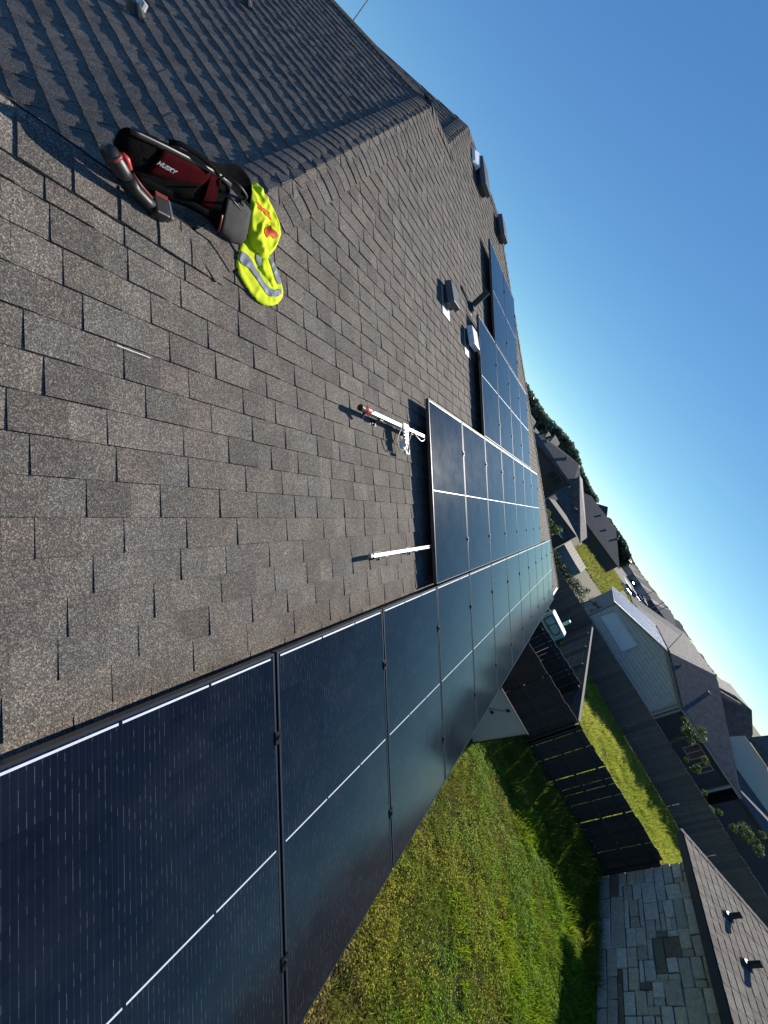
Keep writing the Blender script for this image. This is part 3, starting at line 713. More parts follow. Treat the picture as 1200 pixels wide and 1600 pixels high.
b = MB(); b.box((-0.03, -0.042, -0.02), (0.03, 0.042, 0.036)); o = b.build('battery', M['black'], dr, local=True); o.matrix_parent_inverse = parent_mat(dr).inverted(); o.matrix_basis = roofmat(-0.485, 3.80, 0.035, 0.2); bevel(o, 0.008)
b = MB(); b.box((0.031, -0.037, -0.014), (0.048, 0.037, 0.032)); o2 = b.build('battery_base', M['vent'], dr, local=True); o2.matrix_parent_inverse = parent_mat(dr).inverted(); o2.matrix_basis = roofmat(-0.485, 3.80, 0.035, 0.2); bevel(o2, 0.006)
b = MB(); b.box((0.046, -0.034, -0.005), (0.051, -0.012, 0.022)); o3 = b.build('battery_mark', M['red'], dr, local=True); o3.matrix_parent_inverse = parent_mat(dr).inverted(); o3.matrix_basis = roofmat(-0.485, 3.80, 0.035, 0.2)
b = MB(); b.box((-0.022, 0.022, 0.034), (0.03, 0.038, 0.040)); o3 = b.build('battery_latch', M['darkred'], dr, local=True); o3.matrix_parent_inverse = parent_mat(dr).inverted(); o3.matrix_basis = roofmat(-0.485, 3.80, 0.035, 0.2)

# ------------------------------------------------------------------ high visibility vest
m, t, bs = new_mat('hi_vis_mesh'); co = objco(t)
vv = N(t, 'ShaderNodeTexVoronoi', Scale=190.0); t.links.new(co, vv.inputs['Vector'])
t.links.new(ramp(t, noise(t, co, 9, 3), [(0.3, (0.72, 0.86, 0.006)), (0.7, (0.90, 0.93, 0.015))]), bs.inputs['Base Color']); bs.inputs['Roughness'].default_value = 0.8
bump(t, bs, vv.outputs['Distance'], 0.35, 0.003)
tr = t.nodes.new('ShaderNodeBsdfTranslucent'); tr.inputs[0].default_value = (0.72, 0.85, 0.01, 1); mx = t.nodes.new('ShaderNodeMixShader'); mx.inputs[0].default_value = 0.3
t.links.new(bs.outputs[0], mx.inputs[1]); t.links.new(tr.outputs[0], mx.inputs[2]); t.links.new(mx.outputs[0], t.nodes['Material Output'].inputs[0]); M['hivis'] = m
M['reflect'] = plain('silver_reflective_tape', (0.17, 0.19, 0.22), 0.55, 0.1, 0.15, 20)
M['orange'] = plain('orange_print', (0.75, 0.10, 0.01), 0.6)
vest = empty('safety_vest', label='bright yellow mesh safety vest with silver bands crumpled against the bag', cat='vest', mat=Matrix.Translation(Vector([float(x) for x in RP(0.05, 4.0)])))
def inpoly(p, P):
    x, y = p; r = False
    for i in range(len(P)):
        (x1, y1), (x2, y2) = P[i], P[i - 1]
        if (y1 > y) != (y2 > y) and x < (x2 - x1) * (y - y1) / (y2 - y1) + x1: r = not r
    return r
def smooth_poly(P, n=8):
    out = []; L = len(P)
    for k in range(L):
        p0, p1, p2, p3 = [np.array(P[(k + i - 1) % L], float) for i in range(4)]
        for s in np.linspace(0, 1, n, endpoint=False):
            out.append(tuple(0.5 * ((2 * p1) + (-p0 + p2) * s + (2 * p0 - 5 * p1 + 4 * p2 - p3) * s * s + (-p0 + 3 * p1 - 3 * p2 + p3) * s ** 3)))
    return out
def seg_d(p, P):
    p = np.array(p); best = 9
    for i in range(len(P)):
        a_, b_ = np.array(P[i - 1]), np.array(P[i]); ab = b_ - a_; s = np.clip((p - a_) @ ab / (ab @ ab + 1e-12), 0, 1); best = min(best, np.linalg.norm(p - a_ - s * ab))
    return best
def vest_h(u, v, base, seed):
    x, y = np.array([u * 16.0]), np.array([v * 16.0])
    f = float(vnoise(x + y * 0.7, y * 0.35 - x * 0.2, seed)[0]); f2 = float(vnoise(x * 1.5 - y * 0.7, y * 0.9 + x * 0.5, seed + 3)[0])
    w = math.exp(-((u - 0.055) / 0.075) ** 2 - ((v - 4.15) / 0.045) ** 2); q = 0.38 + 0.45 * f + 0.30 * (1 - abs(2 * f2 - 1)) ** 1.4
    return base * (q * (1 - w) + 0.85 * w)
def cloth(name, outline, base, mat, seed, hole=None, step=0.008, parent=vest, floor=0.004, thick=0.002, ref=None):
    P = smooth_poly(outline); b = MB(); idx = {}
    us = np.arange(min(p[0] for p in P) - step, max(p[0] for p in P) + step, step); vs_ = np.arange(min(p[1] for p in P) - step, max(p[1] for p in P) + step, step)
    HQ = smooth_poly(hole) if hole else None
    def vert(i, j):
        if (i, j) not in idx:
            u, v = us[i], vs_[j]; d = seg_d((u, v), P)
            if not inpoly((u, v), P):
                # snap to the outline
                bd = 9; bp = (u, v)
                for q in range(len(P)):
                    a_, c_ = np.array(P[q - 1]), np.array(P[q]); ab = c_ - a_; s = np.clip((np.array((u, v)) - a_) @ ab / (ab @ ab + 1e-12), 0, 1); w = a_ + s * ab; dd = np.linalg.norm(w - (u, v))
                    if dd < bd: bd, bp = dd, w
                u, v = bp; d = 0
            if ref: d = seg_d((u, v), ref) if inpoly((u, v), ref) else 0
            e_ = min(1, d / 0.020); e_ = math.sqrt(max(0, 1 - (1 - e_) ** 2))
            bs_ = base(u, v) if callable(base) else base
            idx[(i, j)] = len(b.v); b.v.append(tuple(RP(u, v, floor + 0.012 + vest_h(u, v, bs_, seed) * (0.12 + 0.88 * e_))))
        return idx[(i, j)]
    for i in range(len(us) - 1):
        for j in range(len(vs_) - 1):
            c_ = (us[i] + step / 2, vs_[j] + step / 2)
            if inpoly(c_, P) and not (HQ and inpoly(c_, HQ)):
                b.f.append((vert(i, j), vert(i + 1, j), vert(i + 1, j + 1), vert(i, j + 1))); b.c.append((1, 1, 1))
    o = b.build(name, mat, parent, smooth=True); s = o.modifiers.new('solid', 'SOLIDIFY'); s.thickness = thick; s.offset = 1
    s2 = o.modifiers.new('sub', 'SUBSURF'); s2.levels = 1; s2.render_levels = 1; return o
# outlines in roof metres
up_out = [(-0.015, 4.27), (0.045, 4.32), (0.10, 4.28), (0.155, 4.22), (0.185, 4.14), (0.165, 4.03), (0.12, 3.955), (0.07, 3.925), (0.01, 3.955), (-0.03, 4.02), (-0.035, 4.13)]
lo_out = [(-0.03, 3.98), (-0.055, 3.90), (-0.075, 3.80), (-0.035, 3.735), (0.04, 3.69), (0.12, 3.69), (0.20, 3.735), (0.25, 3.81), (0.24, 3.88), (0.19, 3.955), (0.13, 3.99), (0.05, 3.99)]
LOQ = smooth_poly(lo_out); UPQ = smooth_poly(up_out)
cloth('lower_panel', lo_out, 0.020, M['hivis'], 11)
cloth('upper_panel', up_out, lambda u, v: 0.06 + 0.035 * max(0, 1 - abs(v - 4.1) / 0.2), M['hivis'], 4)
cloth('reflective_band', [(-0.052, 3.885), (-0.005, 3.89), (0.055, 3.845), (0.11, 3.80), (0.165, 3.795), (0.215, 3.83), (0.225, 3.80), (0.17, 3.755), (0.10, 3.75), (0.04, 3.785), (-0.01, 3.82), (-0.06, 3.825)], 0.020, M['reflect'], 11, floor=0.0095, thick=0.001, ref=LOQ)
cloth('reflective_band', [(0.14, 3.965), (0.175, 3.955), (0.215, 3.90), (0.225, 3.86), (0.195, 3.855), (0.165, 3.90)], 0.020, M['reflect'], 11, floor=0.0095, thick=0.001, ref=LOQ)
cloth('reflective_band', [(0.045, 3.935), (0.075, 3.945), (0.085, 3.90), (0.06, 3.875), (0.04, 3.90)], 0.020, M['reflect'], 11, floor=0.0095, thick=0.001, ref=LOQ)
cloth('fold', [(0.09, 3.95), (0.125, 3.95), (0.145, 3.88), (0.175, 3.83), (0.165, 3.805), (0.12, 3.825), (0.075, 3.855), (0.07, 3.89)], 0.03, M['hivis'], 21, floor=0.010)
Pt = RP(0.055, 4.15, 0.124)
tw = text_obj('TIME', 'printed_word', 0.050, M['orange'], frame_from(Pt, -RA - RB * 0.07, -RB + RA * 0.05), vest, 0.0006)
# press the print onto the folds of the cloth
_mw = parent_mat(tw)
for vt_ in tw.data.vertices:
    pw = np.array(_mw @ vt_.co) - RO; uu, v_ = float(pw @ RA), float(pw @ RB); dd = seg_d((uu, v_), UPQ) if inpoly((uu, v_), UPQ) else 0
    ee = min(1, dd / 0.020); ee = math.sqrt(max(0, 1 - (1 - ee) ** 2)); hv = 0.021 + vest_h(uu, v_, 0.06 + 0.035 * max(0, 1 - abs(v_ - 4.1) / 0.2), 4) * (0.12 + 0.88 * ee) + (0.0015 if vt_.co.z > 0 else 0)
    vt_.co = _mw.inverted() @ Vector([float(q) for q in RP(uu, v_, hv)])
cloth('orange_emblem', [(0.065, 4.065), (0.085, 4.085), (0.10, 4.075), (0.14, 4.07), (0.13, 4.045), (0.10, 4.045), (0.08, 4.02), (0.062, 4.04)], lambda u, v: 0.06 + 0.035 * max(0, 1 - abs(v - 4.1) / 0.2), M['orange'], 4, floor=0.0095, step=0.005, thick=0.001, ref=UPQ)

# ================================================================== GROUND
gm = MB(); gm.quad((-400, -900, 0), (1600, -900, 0), (1600, 900, 0), (-400, 900, 0))
m, t, bs = new_mat('dry_ground'); co = objco(t)
t.links.new(ramp(t, noise(t, co, 0.06, 8, 0.7), [(0.35, (0.05, 0.055, 0.028)), (0.65, (0.13, 0.12, 0.07))]), bs.inputs['Base Color']); bs.inputs['Roughness'].default_value = 0.95; M['ground'] = m
tag(gm.build('ground', M['ground']), kind='structure')
def sheet(name, pts, z, mat):
    b = MB(); b.poly([(x, y, z) for x, y in pts]); return tag(b.build(name, mat), kind='structure')
sheet('lawn_soil', [(-6, -9), (12.35, -9), (12.35, 0), (-6, 0)], 0.004, M['soil'])
sheet('side_yard_soil', [(12.45, -22), (26.5, -22), (26.5, -1), (12.45, -1)], 0.004, M['soil'])
def blades(name, n, xr, yr, h, w, tones, seed, keep=None, clump=1.0, lean=0.5, z0=0.0):
    g_ = np.random.default_rng(seed)
    x = g_.uniform(*xr, n); y = g_.uniform(*yr, n)
    if keep is not None: k = keep(x, y); x, y = x[k], y[k]
    n = len(x); pn = vnoise(x * 1.3, y * 1.3, seed); pn2 = vnoise(x * 4.5, y * 4.5, seed + 1); pn3 = vnoise(x * 0.55 + 3, y * 0.55, seed + 2)
    hh = g_.uniform(0.4, 1.4, n) * h * (0.25 + 0.85 * pn * clump + 0.9 * pn2 ** 1.5 * clump)
    az = g_.uniform(0, 2 * math.pi, n); la = g_.uniform(0, 2 * math.pi, n); ln = g_.uniform(0.1, 1.0, n) * lean * hh; ww = w * g_.uniform(0.6, 1.4, n)
    V = np.zeros((n, 3, 3)); V[:, 0] = np.stack([x - ww * np.cos(az), y - ww * np.sin(az), np.full(n, z0)], 1)
    V[:, 1] = np.stack([x + ww * np.cos(az), y + ww * np.sin(az), np.full(n, z0)], 1); V[:, 2] = np.stack([x + ln * np.cos(la), y + ln * np.sin(la), z0 + hh], 1)
    T = np.array(tones); q = np.clip(0.55 * pn3 + 0.3 * pn2 + 0.35 * g_.random(n) - 0.1, 0, 0.999) * (len(T) - 1); i = q.astype(int); f = (q - i)[:, None]
    C = (T[i] * (1 - f) + T[i + 1] * f) * g_.uniform(0.7, 1.3, n)[:, None]
    return tag(tri_mesh(name, V, C, M['grasstone']), kind='stuff')
LAWN = [(0.05, 0.10, 0.012), (0.11, 0.20, 0.018), (0.21, 0.31, 0.022), (0.20, 0.18, 0.06), (0.33, 0.37, 0.03), (0.32, 0.29, 0.11)]
blades('lawn_grass', 170000, (1.2, 12.33), (-8.18, -1.6), 0.085, 0.0055, LAWN, 21, None, lean=1.3)
def leaves(name, n, xr, yr, size, zmax, tones, seed, thr=0.4, dry=0.0):
    g_ = np.random.default_rng(seed); x = g_.uniform(*xr, n); y = g_.uniform(*yr, n)
    d = 0.5 * vnoise(x * 2.1, y * 2.1, seed) + 0.35 * vnoise(x * 6.5, y * 6.5, seed + 4) + 0.15 * vnoise(x * 17, y * 17, seed + 6); k = d + 0.12 * g_.normal(0, 1, n) > thr; x, y, d = x[k], y[k], d[k]; n = len(x)
    z = np.clip((d - thr + 0.1) * 2.4, 0.05, 1) * zmax * g_.uniform(0.25, 1.0, n); a = g_.normal(0, 1, (n, 3)) * [1, 1, 0.45]; a /= np.linalg.norm(a, axis=1)[:, None]; b_ = np.cross(a, g_.normal(0, 1, (n, 3)) * [0.6, 0.6, 1.4]); b_ /= np.linalg.norm(b_, axis=1)[:, None]
    s = size * g_.uniform(0.5, 1.5, n)[:, None]; p = np.stack([x, y, z + 0.01], 1); V = np.stack([p - a * s, p + b_ * s * 0.45, p + a * s, p - b_ * s * 0.45], 1)
    T = np.array(tones); pn = 0.65 * vnoise(x * 0.9 + 7, y * 0.9, seed + 9) + 0.25 * vnoise(x * 4, y * 4, seed + 11) + 0.22 * g_.random(n); side = np.clip((x * 0.55 - y - 6.0) / 5.0, -0.35, 0.35)
    q = np.clip(pn - 0.08 - side, 0, 0.999) * (len(T) - 1); i = q.astype(int); f = (q - i)[:, None]; C = (T[i] * (1 - f) + T[i + 1] * f) * g_.uniform(0.55, 1.35, n)[:, None]
    return tag(tri_mesh(name, V, C, M['grasstone'], None, 4), kind='stuff')
leaves('lawn_weeds', 330000, (1.2, 12.33), (-8.18, -1.6), 0.017, 0.16, [(0.18, 0.34, 0.015), (0.25, 0.38, 0.02), (0.31, 0.36, 0.025), (0.38, 0.37, 0.03), (0.30, 0.24, 0.08), (0.24, 0.17, 0.08)], 71, 0.42)
# taller, greener fringe by the fence and the stone wall
blades('tall_grass', 42000, (9.3, 12.33), (-8.15, -2.4), 0.24, 0.008, [(0.07, 0.12, 0.02), (0.14, 0.21, 0.025), (0.24, 0.30, 0.05)], 22, lambda x, y: (x > 10.6 + 0.5 * np.sin(y * 3)) | (y < -7.7), lean=0.7)
blades('bright_clover', 40000, (3.5, 11.0), (-7.9, -4.2), 0.13, 0.009, [(0.15, 0.28, 0.012), (0.23, 0.36, 0.015), (0.30, 0.40, 0.03)], 23, lambda x, y: vnoise(x * 1.1, y * 1.1, 5) + 0.6 * vnoise(x * 6, y * 6, 8) + 0.5 * np.random.default_rng(2).random(len(x)) - 0.25 * np.clip(-5.6 - y, -1, 0.3) * -1 > 1.05, lean=0.9)
g_ = np.random.default_rng(31); n = 9000; x = g_.uniform(1.8, 9, n); y = g_.uniform(-5.8, -2.2, n); k = vnoise(x * 1.0, y * 1.0, 9) + 0.35 * g_.random(n) > 0.66; x, y = x[k], y[k]; n = len(x); z = g_.uniform(0.05, 0.17, n); s_ = g_.uniform(0.004, 0.013, n)
az = g_.uniform(0, 6.28, n); V = np.stack([np.stack([x + s_ * np.cos(az + q), y + s_ * np.sin(az + q), z + 0.008 * math.sin(q * 2)], 1) for q in (0, 1.57, 3.14, 4.71)], 1)
C = np.tile(np.array([[0.72, 0.56, 0.02]]), (n, 1)) * g_.uniform(0.7, 1.2, n)[:, None]
tag(tri_mesh('yellow_wildflowers', V, C, M['grasstone'], k=4), kind='stuff')
blades('side_yard_grass', 150000, (12.6, 26.0), (-20.5, -4.75), 0.15, 0.013, [(0.20, 0.25, 0.03), (0.34, 0.40, 0.05), (0.46, 0.48, 0.08), (0.50, 0.50, 0.15)], 24, lambda x, y: x < 25.6 + 0.235 * (y + 5) - 0.1, lean=0.9)

# ================================================================== FENCES
def fence_run(label, A_, B_, h, mat, w=0.14, gap=(0.004, 0.016), rails=(0.3, 0.95, 1.6), rail_side=1, posts=True, holes=None, dog=True, topcap=False, seed=1, groups='wooden board fences'):
    rd = random.Random(seed); A_ = np.array([*A_, 0.0]); B_ = np.array([*B_, 0.0]); L = np.linalg.norm(B_ - A_); d = (B_ - A_) / L; nrm = np.array([-d[1], d[0], 0]) * rail_side
    f = empty('board_fence', [float(q) for q in A_], label, 'fence', groups); s = 0.0
    while s < L - 0.03:
        ww = min(w * rd.uniform(0.9, 1.08), L - s); y0 = 0.04 + rd.uniform(0, 0.02); y1 = h + rd.uniform(-0.02, 0.015)
        c = 0.025 if dog else 0.002; tw = rd.uniform(-0.004, 0.004)
        prof = [(0, y0), (ww, y0), (ww, y1 - c), (ww - c, y1), (c, y1), (0, y1 - c)]
        mb = MB(); mb.prism([A_ + d * (s + a) + np.array([0, 0, b]) + nrm * (0.009 + tw * a / ww) for a, b in prof], -nrm * 0.018)
        recentre(mb.build('board', mat, f)); s += ww + rd.uniform(*gap) + (0.02 if rd.random() < 0.06 else 0)
    for z in rails:
        mb = MB(); p = A_ + nrm * 0.012; q = B_ + nrm * 0.012
        mb.hexa([p + (0, 0, z - 0.045), q + (0, 0, z - 0.045), q + nrm * 0.038 + (0, 0, z - 0.045), p + nrm * 0.038 + (0, 0, z - 0.045), p + (0, 0, z + 0.045), q + (0, 0, z + 0.045), q + nrm * 0.038 + (0, 0, z + 0.045), p + nrm * 0.038 + (0, 0, z + 0.045)])
        recentre(mb.build('rail', mat, f))
    if topcap:
        mb = MB(); mb.hexa([A_ - nrm * 0.04 + (0, 0, h + 0.018), B_ - nrm * 0.04 + (0, 0, h + 0.018), B_ + nrm * 0.06 + (0, 0, h + 0.018), A_ + nrm * 0.06 + (0, 0, h + 0.018), A_ - nrm * 0.04 + (0, 0, h + 0.05), B_ - nrm * 0.04 + (0, 0, h + 0.05), B_ + nrm * 0.06 + (0, 0, h + 0.05), A_ + nrm * 0.06 + (0, 0, h + 0.05)])
        recentre(mb.build('top_cap', mat, f))
    if posts:
        k = max(1, round(L / 2.4))
        for i in range(k + 1):
            p = A_ + d * (L * i / k) + nrm * 0.10; mb = MB(); mb.box(p - np.array([0.045, 0.045, 0]), p + np.array([0.045, 0.045, h - 0.08])); recentre(mb.build('post', mat, f))
    return f
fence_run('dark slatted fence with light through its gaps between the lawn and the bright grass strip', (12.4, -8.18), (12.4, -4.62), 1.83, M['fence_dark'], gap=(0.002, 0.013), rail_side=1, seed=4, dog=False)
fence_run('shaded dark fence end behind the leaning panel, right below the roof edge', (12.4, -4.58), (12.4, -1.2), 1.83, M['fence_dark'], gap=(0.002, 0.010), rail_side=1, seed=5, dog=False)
fence_run('fence running away from the corner post with a rail along its top', (12.47, -4.60), (25.5, -4.86), 1.80, M['fence'], gap=(0.004, 0.02), rail_side=1, topcap=True, seed=6)
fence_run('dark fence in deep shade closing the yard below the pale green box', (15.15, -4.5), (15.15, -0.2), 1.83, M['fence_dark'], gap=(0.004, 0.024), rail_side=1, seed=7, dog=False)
fy = lambda y: 25.6 + 0.235 * (y + 5)
fence_run('long weathered grey fence behind the bright grass strip, in front of the pale gabled house', (fy(-21.5), -21.5), (fy(-1.2), -1.2), 1.83, M['fence'], gap=(0.001, 0.006), rail_side=-1, seed=8)

# panel leaning, back to us
E1v = np.array([0, 1.0, 0]); E2v = np.array([0.348, 0, -0.937]); NV = np.cross(E1v, E2v); Pc = np.array([8.96, -3.21, 1.75])
lp = empty('solar_panel', label='loose solar panel standing on the lawn showing its pale back with two cable plugs', cat='solar panel',
           mat=Matrix(((E1v[0], E2v[0], NV[0], Pc[0]), (E1v[1], E2v[1], NV[1], Pc[1]), (E1v[2], E2v[2], NV[2], Pc[2]), (0, 0, 0, 1))))
b = MB(); w = 0.012
for A_, B_ in (((0, 0, -0.002), (1.05, w, 0.034)), ((0, 1.80, -0.002), (1.05, 1.84, 0.034)), ((0, w, -0.002), (w, 1.80, 0.034)), ((1.05 - w, w, -0.002), (1.05, 1.80, 0.034))): b.box(A_, B_)
b.build('frame', M['clamp'], lp, local=True)
b = MB(); b.box((w, w, 0.0), (1.05 - w, 1.80, 0.005)); b.build('backsheet', M['backsheet'], lp, local=True)
SGN = 1 if NV[0] < 0 else -1
for (x, y) in ((0.60, 0.66), (0.56, 0.18)):
    b = MB(); b.box((x - 0.03, y - 0.05, 0.006), (x + 0.03, y + 0.05, 0.024)); bevel(b.build('plug', M['black'], lp, local=True), 0.006)
cable([(0.60, 0.66, 0.012), (0.72, 0.68, 0.02), (0.85, 0.64, 0.012), (0.95, 0.66, 0.012)], 0.006).build('cable', M['rubber'], lp, local=True)
cable([(0.56, 0.18, 0.012), (0.60, 0.4, 0.02), (0.68, 0.62, 0.02), (0.72, 0.68, 0.02)], 0.005).build('cable', M['rubber'], lp, local=True)

# ================================================================== NEIGHBOUR WITH THE STONE WALL
n1 = empty('stone_house', (8.0, -11.0, 0), 'neighbouring house with a pale stone side wall and a low dark hipped roof', 'house')
wall = MB(); wall.box((1.0, -14.5, 0), (12.33, -8.26, 2.5)); wall = wall.build('wall', M['mortar'], n1)
U, HH = 0.15, 0.115
nx, nz = int(7.4 / U), int(2.5 / HH); occ = np.zeros((nx, nz), bool); rs = random.Random(12); stones = []
for k in range(nz):
    for i in range(nx):
        if occ[i, k]: continue
        for (a, c) in sorted([(rs.choice([2, 3, 3, 4, 5]), rs.choice([1, 2, 2, 2, 2, 3])) for _ in range(3)], key=lambda q: -rs.random()) + [(2, 1), (1, 2), (1, 1)]:
            if i + a <= nx and k + c <= nz and not occ[i:i + a, k:k + c].any() and not (c == 3 and a < 3): occ[i:i + a, k:k + c] = True; stones.append((i, k, a, c)); break
PAL = [(0.72, 0.65, 0.53), (0.76, 0.70, 0.59), (0.66, 0.59, 0.48), (0.70, 0.60, 0.44), (0.58, 0.52, 0.42), (0.78, 0.72, 0.62)]
for (i, k, a, c) in stones:
    x1 = 12.33 - i * U; x0 = x1 - a * U; z0 = k * HH; z1 = min(z0 + c * HH, 2.44); g0 = 0.011
    if z1 - z0 < 0.03: continue
    j = lambda: rs.uniform(-0.011, 0.011); yy = -8.235 + rs.uniform(-0.008, 0.014)
    tone = shade(rs.choice(PAL), rs.uniform(0.92, 1.2))
    if rs.random() < 0.07 and a >= 2: tone = shade((0.25, 0.175, 0.12), rs.uniform(0.8, 1.3))
    elif rs.random() < 0.06: tone = shade((0.27, 0.235, 0.18), rs.uniform(0.8, 1.1))
    X0, X1, Z0, Z1 = x0 + g0, x1 - g0, z0 + g0, z1 - g0; q = [(X0 + j(), Z0 + j()), (X1 + j(), Z0 + j()), (X1 + j(), Z1 + j()), (X0 + j(), Z1 + j())]; e_ = 0.014
    cx, cz = (X0 + X1) / 2, (Z0 + Z1) / 2; mb = MB(); inn = [(p + np.sign(cx - p) * e_, r + np.sign(cz - r) * e_) for p, r in q]
    F_ = [(p, yy + rs.uniform(-0.006, 0.008), r) for p, r in inn]; G_ = [(p, yy - 0.014, r) for p, r in q]; K_ = [(p, -8.27, r) for p, r in q]
    mb.v = [*F_, *G_, *K_]; mb.f = [(3, 2, 1, 0)] + [(s, (s + 1) % 4, 4 + (s + 1) % 4, 4 + s) for s in range(4)] + [(4 + s, 4 + (s + 1) % 4, 8 + (s + 1) % 4, 8 + s) for s in range(4)]; mb.c = [tone] * 9
    mb.build('stone', M['stone'], wall)
c28, s28 = math.cos(R_(28)), math.sin(R_(28)); N1O = np.array([12.65, -7.78, 2.62]); N1A = np.array([-1.0, 0, 0]); N1B = np.array([0, -c28, s28]); N1N = np.cross(N1A, N1B)
t1 = shingle_tabs(N1O, N1A, N1B, 0.0, 3.4, 0.0, 11.0, 0.14, lambda v: [(-1, c28, 0.0)], 15, wide=(0.14, 0.28), lift=(0.006, 0.009))
dk = MB(); dk.prism([N1O - N1N * 0.006, N1O + N1A * 11 - N1N * 0.006, N1O + N1A * 11 + N1B * 3.4 - N1N * 0.006, N1O + N1A * 3.4 * c28 + N1B * 3.4 - N1N * 0.006], -N1N * 0.05)
hp = N1O + N1A * 3.4 * c28 + N1B * 3.4
dk.prism([N1O + np.array([0, 0, -0.02]), hp + np.array([0, 0, -0.02]), hp + np.array([0, -1, 0]), np.array([12.65, -14.9, 2.6])], (-0.02, 0, -0.05))
n1r = dk.build('roof', M['deck'], n1)
sc = [show_size(np.mean(q[0], 0)) * np.linalg.norm(np.cross(q[0][1] - q[0][0], q[0][-1] - q[0][0])) for q in t1]; order = set(np.argsort(sc)[::-1][:300].tolist()); fld = MB()
for k, (a, b_, c) in enumerate(t1):
    c = shade(c, 1.25)
    if k in order and sc[k] > 0: mb = MB(); tab_mesh(mb, a, b_, c); mb.build('shingle', M['shingle'], n1r)
    else: tab_mesh(fld, a, b_, c)
tag(fld.build('shingle_field', M['shingle'], n1), kind='stuff')
tv = (hp - N1O) / np.linalg.norm(hp - N1O); HN2 = np.array([s28, 0, c28]); cA = np.cross(N1N, tv); cA = cA if cA[1] > 0 else -cA; cB = np.cross(HN2, tv); cB = cB if cB[0] > 0 else -cB
for mb in caps(N1O, hp, cA, cB, N1N, HN2, expo=0.14, half=0.12, seed=19, rnd=0.04): mb.build('ridge_cap', M['shingle'], n1r)
b = MB(); b.box((1.0, -7.80, 2.44), (12.66, -7.775, 2.60)); b.box((12.64, -14.5, 2.44), (12.665, -7.81, 2.60)); b.build('fascia', M['fascia'], n1)
b = MB(); b.box((1.0, -8.30, 2.445), (12.63, -7.81, 2.465)); b.build('soffit', M['fascia'], n1)
for q, lab in (((10.71, -8.25, 2.87), 'black vent pipe on the low neighbour roof, the one closer to its hip corner'), ((9.77, -8.31, 2.90), 'black vent pipe on the low neighbour roof, the one farther from its hip corner')):
    pipe_vent(q, UPZ, 0.27, 0.05, lab, M['black'], N1N, 'vent pipes on the stone house')

# ================================================================== PLANTS
def leafy(name, base, blobs, label, cat, nleaf, size, tones, trunk_r=0.03, group=None, seed=1, limbs=True):
    g_ = np.random.default_rng(seed); r = empty(name, base, label, cat, group); base = np.array(base, float)
    tb = MB(); top = np.mean([b_[0] for b_ in blobs], 0)
    tb.tube([base, base * 0.5 + (base * [0, 0, 1] + top * [1, 1, 0] + base * [1, 1, 0] * 0) * 0.5 if False else base + (top - base) * 0.5 + np.array([0.03, -0.02, 0]), top], [trunk_r, trunk_r * 0.7, trunk_r * 0.3], 7)
    if limbs:
        for (c, rad) in blobs: tb.tube([base + (top - base) * 0.45, (np.array(c) + top) / 2 + g_.normal(0, 0.03, 3), np.array(c)], [trunk_r * 0.5, trunk_r * 0.3, trunk_r * 0.15], 5)
    tb.build('trunk', M['bark'], r)
    Vs, Cs = [], []; T = np.array(tones)
    per = nleaf // len(blobs)
    for (c, rad) in blobs:
        d = g_.normal(0, 1, (per, 3)); d /= np.linalg.norm(d, axis=1)[:, None]; rr = rad * g_.random(per) ** 0.45; p = np.array(c) + d * rr[:, None] * np.array([1, 1, 0.85])
        a = g_.normal(0, 1, (per, 3)); a /= np.linalg.norm(a, axis=1)[:, None]; b_ = np.cross(a, g_.normal(0, 1, (per, 3))); b_ /= np.linalg.norm(b_, axis=1)[:, None]
        s = size * g_.uniform(0.5, 1.4, per)[:, None]
        Vs.append(np.stack([p - a * s, p + b_ * s * 0.5, p + a * s, p - b_ * s * 0.5], 1)); Cs.append(T[g_.integers(0, len(T), per)] * g_.uniform(0.7, 1.3, per)[:, None])
    tri_mesh('crown', np.concatenate(Vs), np.concatenate(Cs), M['leaf'], r, 4); return r
LG = [(0.07, 0.11, 0.03), (0.11, 0.16, 0.04), (0.16, 0.20, 0.07), (0.20, 0.23, 0.10)]
DG = [(0.02, 0.04, 0.018), (0.035, 0.06, 0.025), (0.05, 0.08, 0.03)]
GS = 'saplings behind the long grey fence'
def blob_set(c, n, spread, rad, seed):
    g_ = np.random.default_rng(seed); return [((c[0] + g_.normal(0, spread[0]), c[1] + g_.normal(0, spread[1]), c[2] + g_.normal(0, spread[2])), rad * g_.uniform(0.6, 1.2)) for _ in range(n)]
leafy('sapling', (25.6, -11.7, 0), blob_set((25.6, -11.75, 2.75), 9, (0.3, 0.42, 0.28), 0.26, 1), 'round pale leaved sapling under the corner of the dark hipped roof', 'sapling', 2200, 0.045, LG, 0.03, GS, 1)
leafy('sapling', (25.2, -12.9, 0), blob_set((25.2, -12.9, 1.95), 5, (0.15, 0.22, 0.25), 0.17, 2), 'low bright green bush poking over the fence left of the porch window', 'sapling', 1000, 0.042, [(0.12, 0.2, 0.03), (0.18, 0.26, 0.05)], 0.02, GS, 2)
leafy('sapling', (25.0, -14.5, 0), blob_set((25.0, -14.6, 1.75), 4, (0.12, 0.2, 0.16), 0.14, 3), 'smallest bright bush at the fence top below the porch', 'sapling', 600, 0.04, [(0.12, 0.2, 0.03), (0.18, 0.26, 0.05)], 0.02, GS, 3)
leafy('sapling', (24.6, -15.9, 0), blob_set((24.6, -15.75, 2.45), 10, (0.25, 0.45, 0.3), 0.24, 4), 'wide pale sapling over the fence nearest the stone house roof', 'sapling', 2200, 0.045, LG, 0.03, GS, 4)
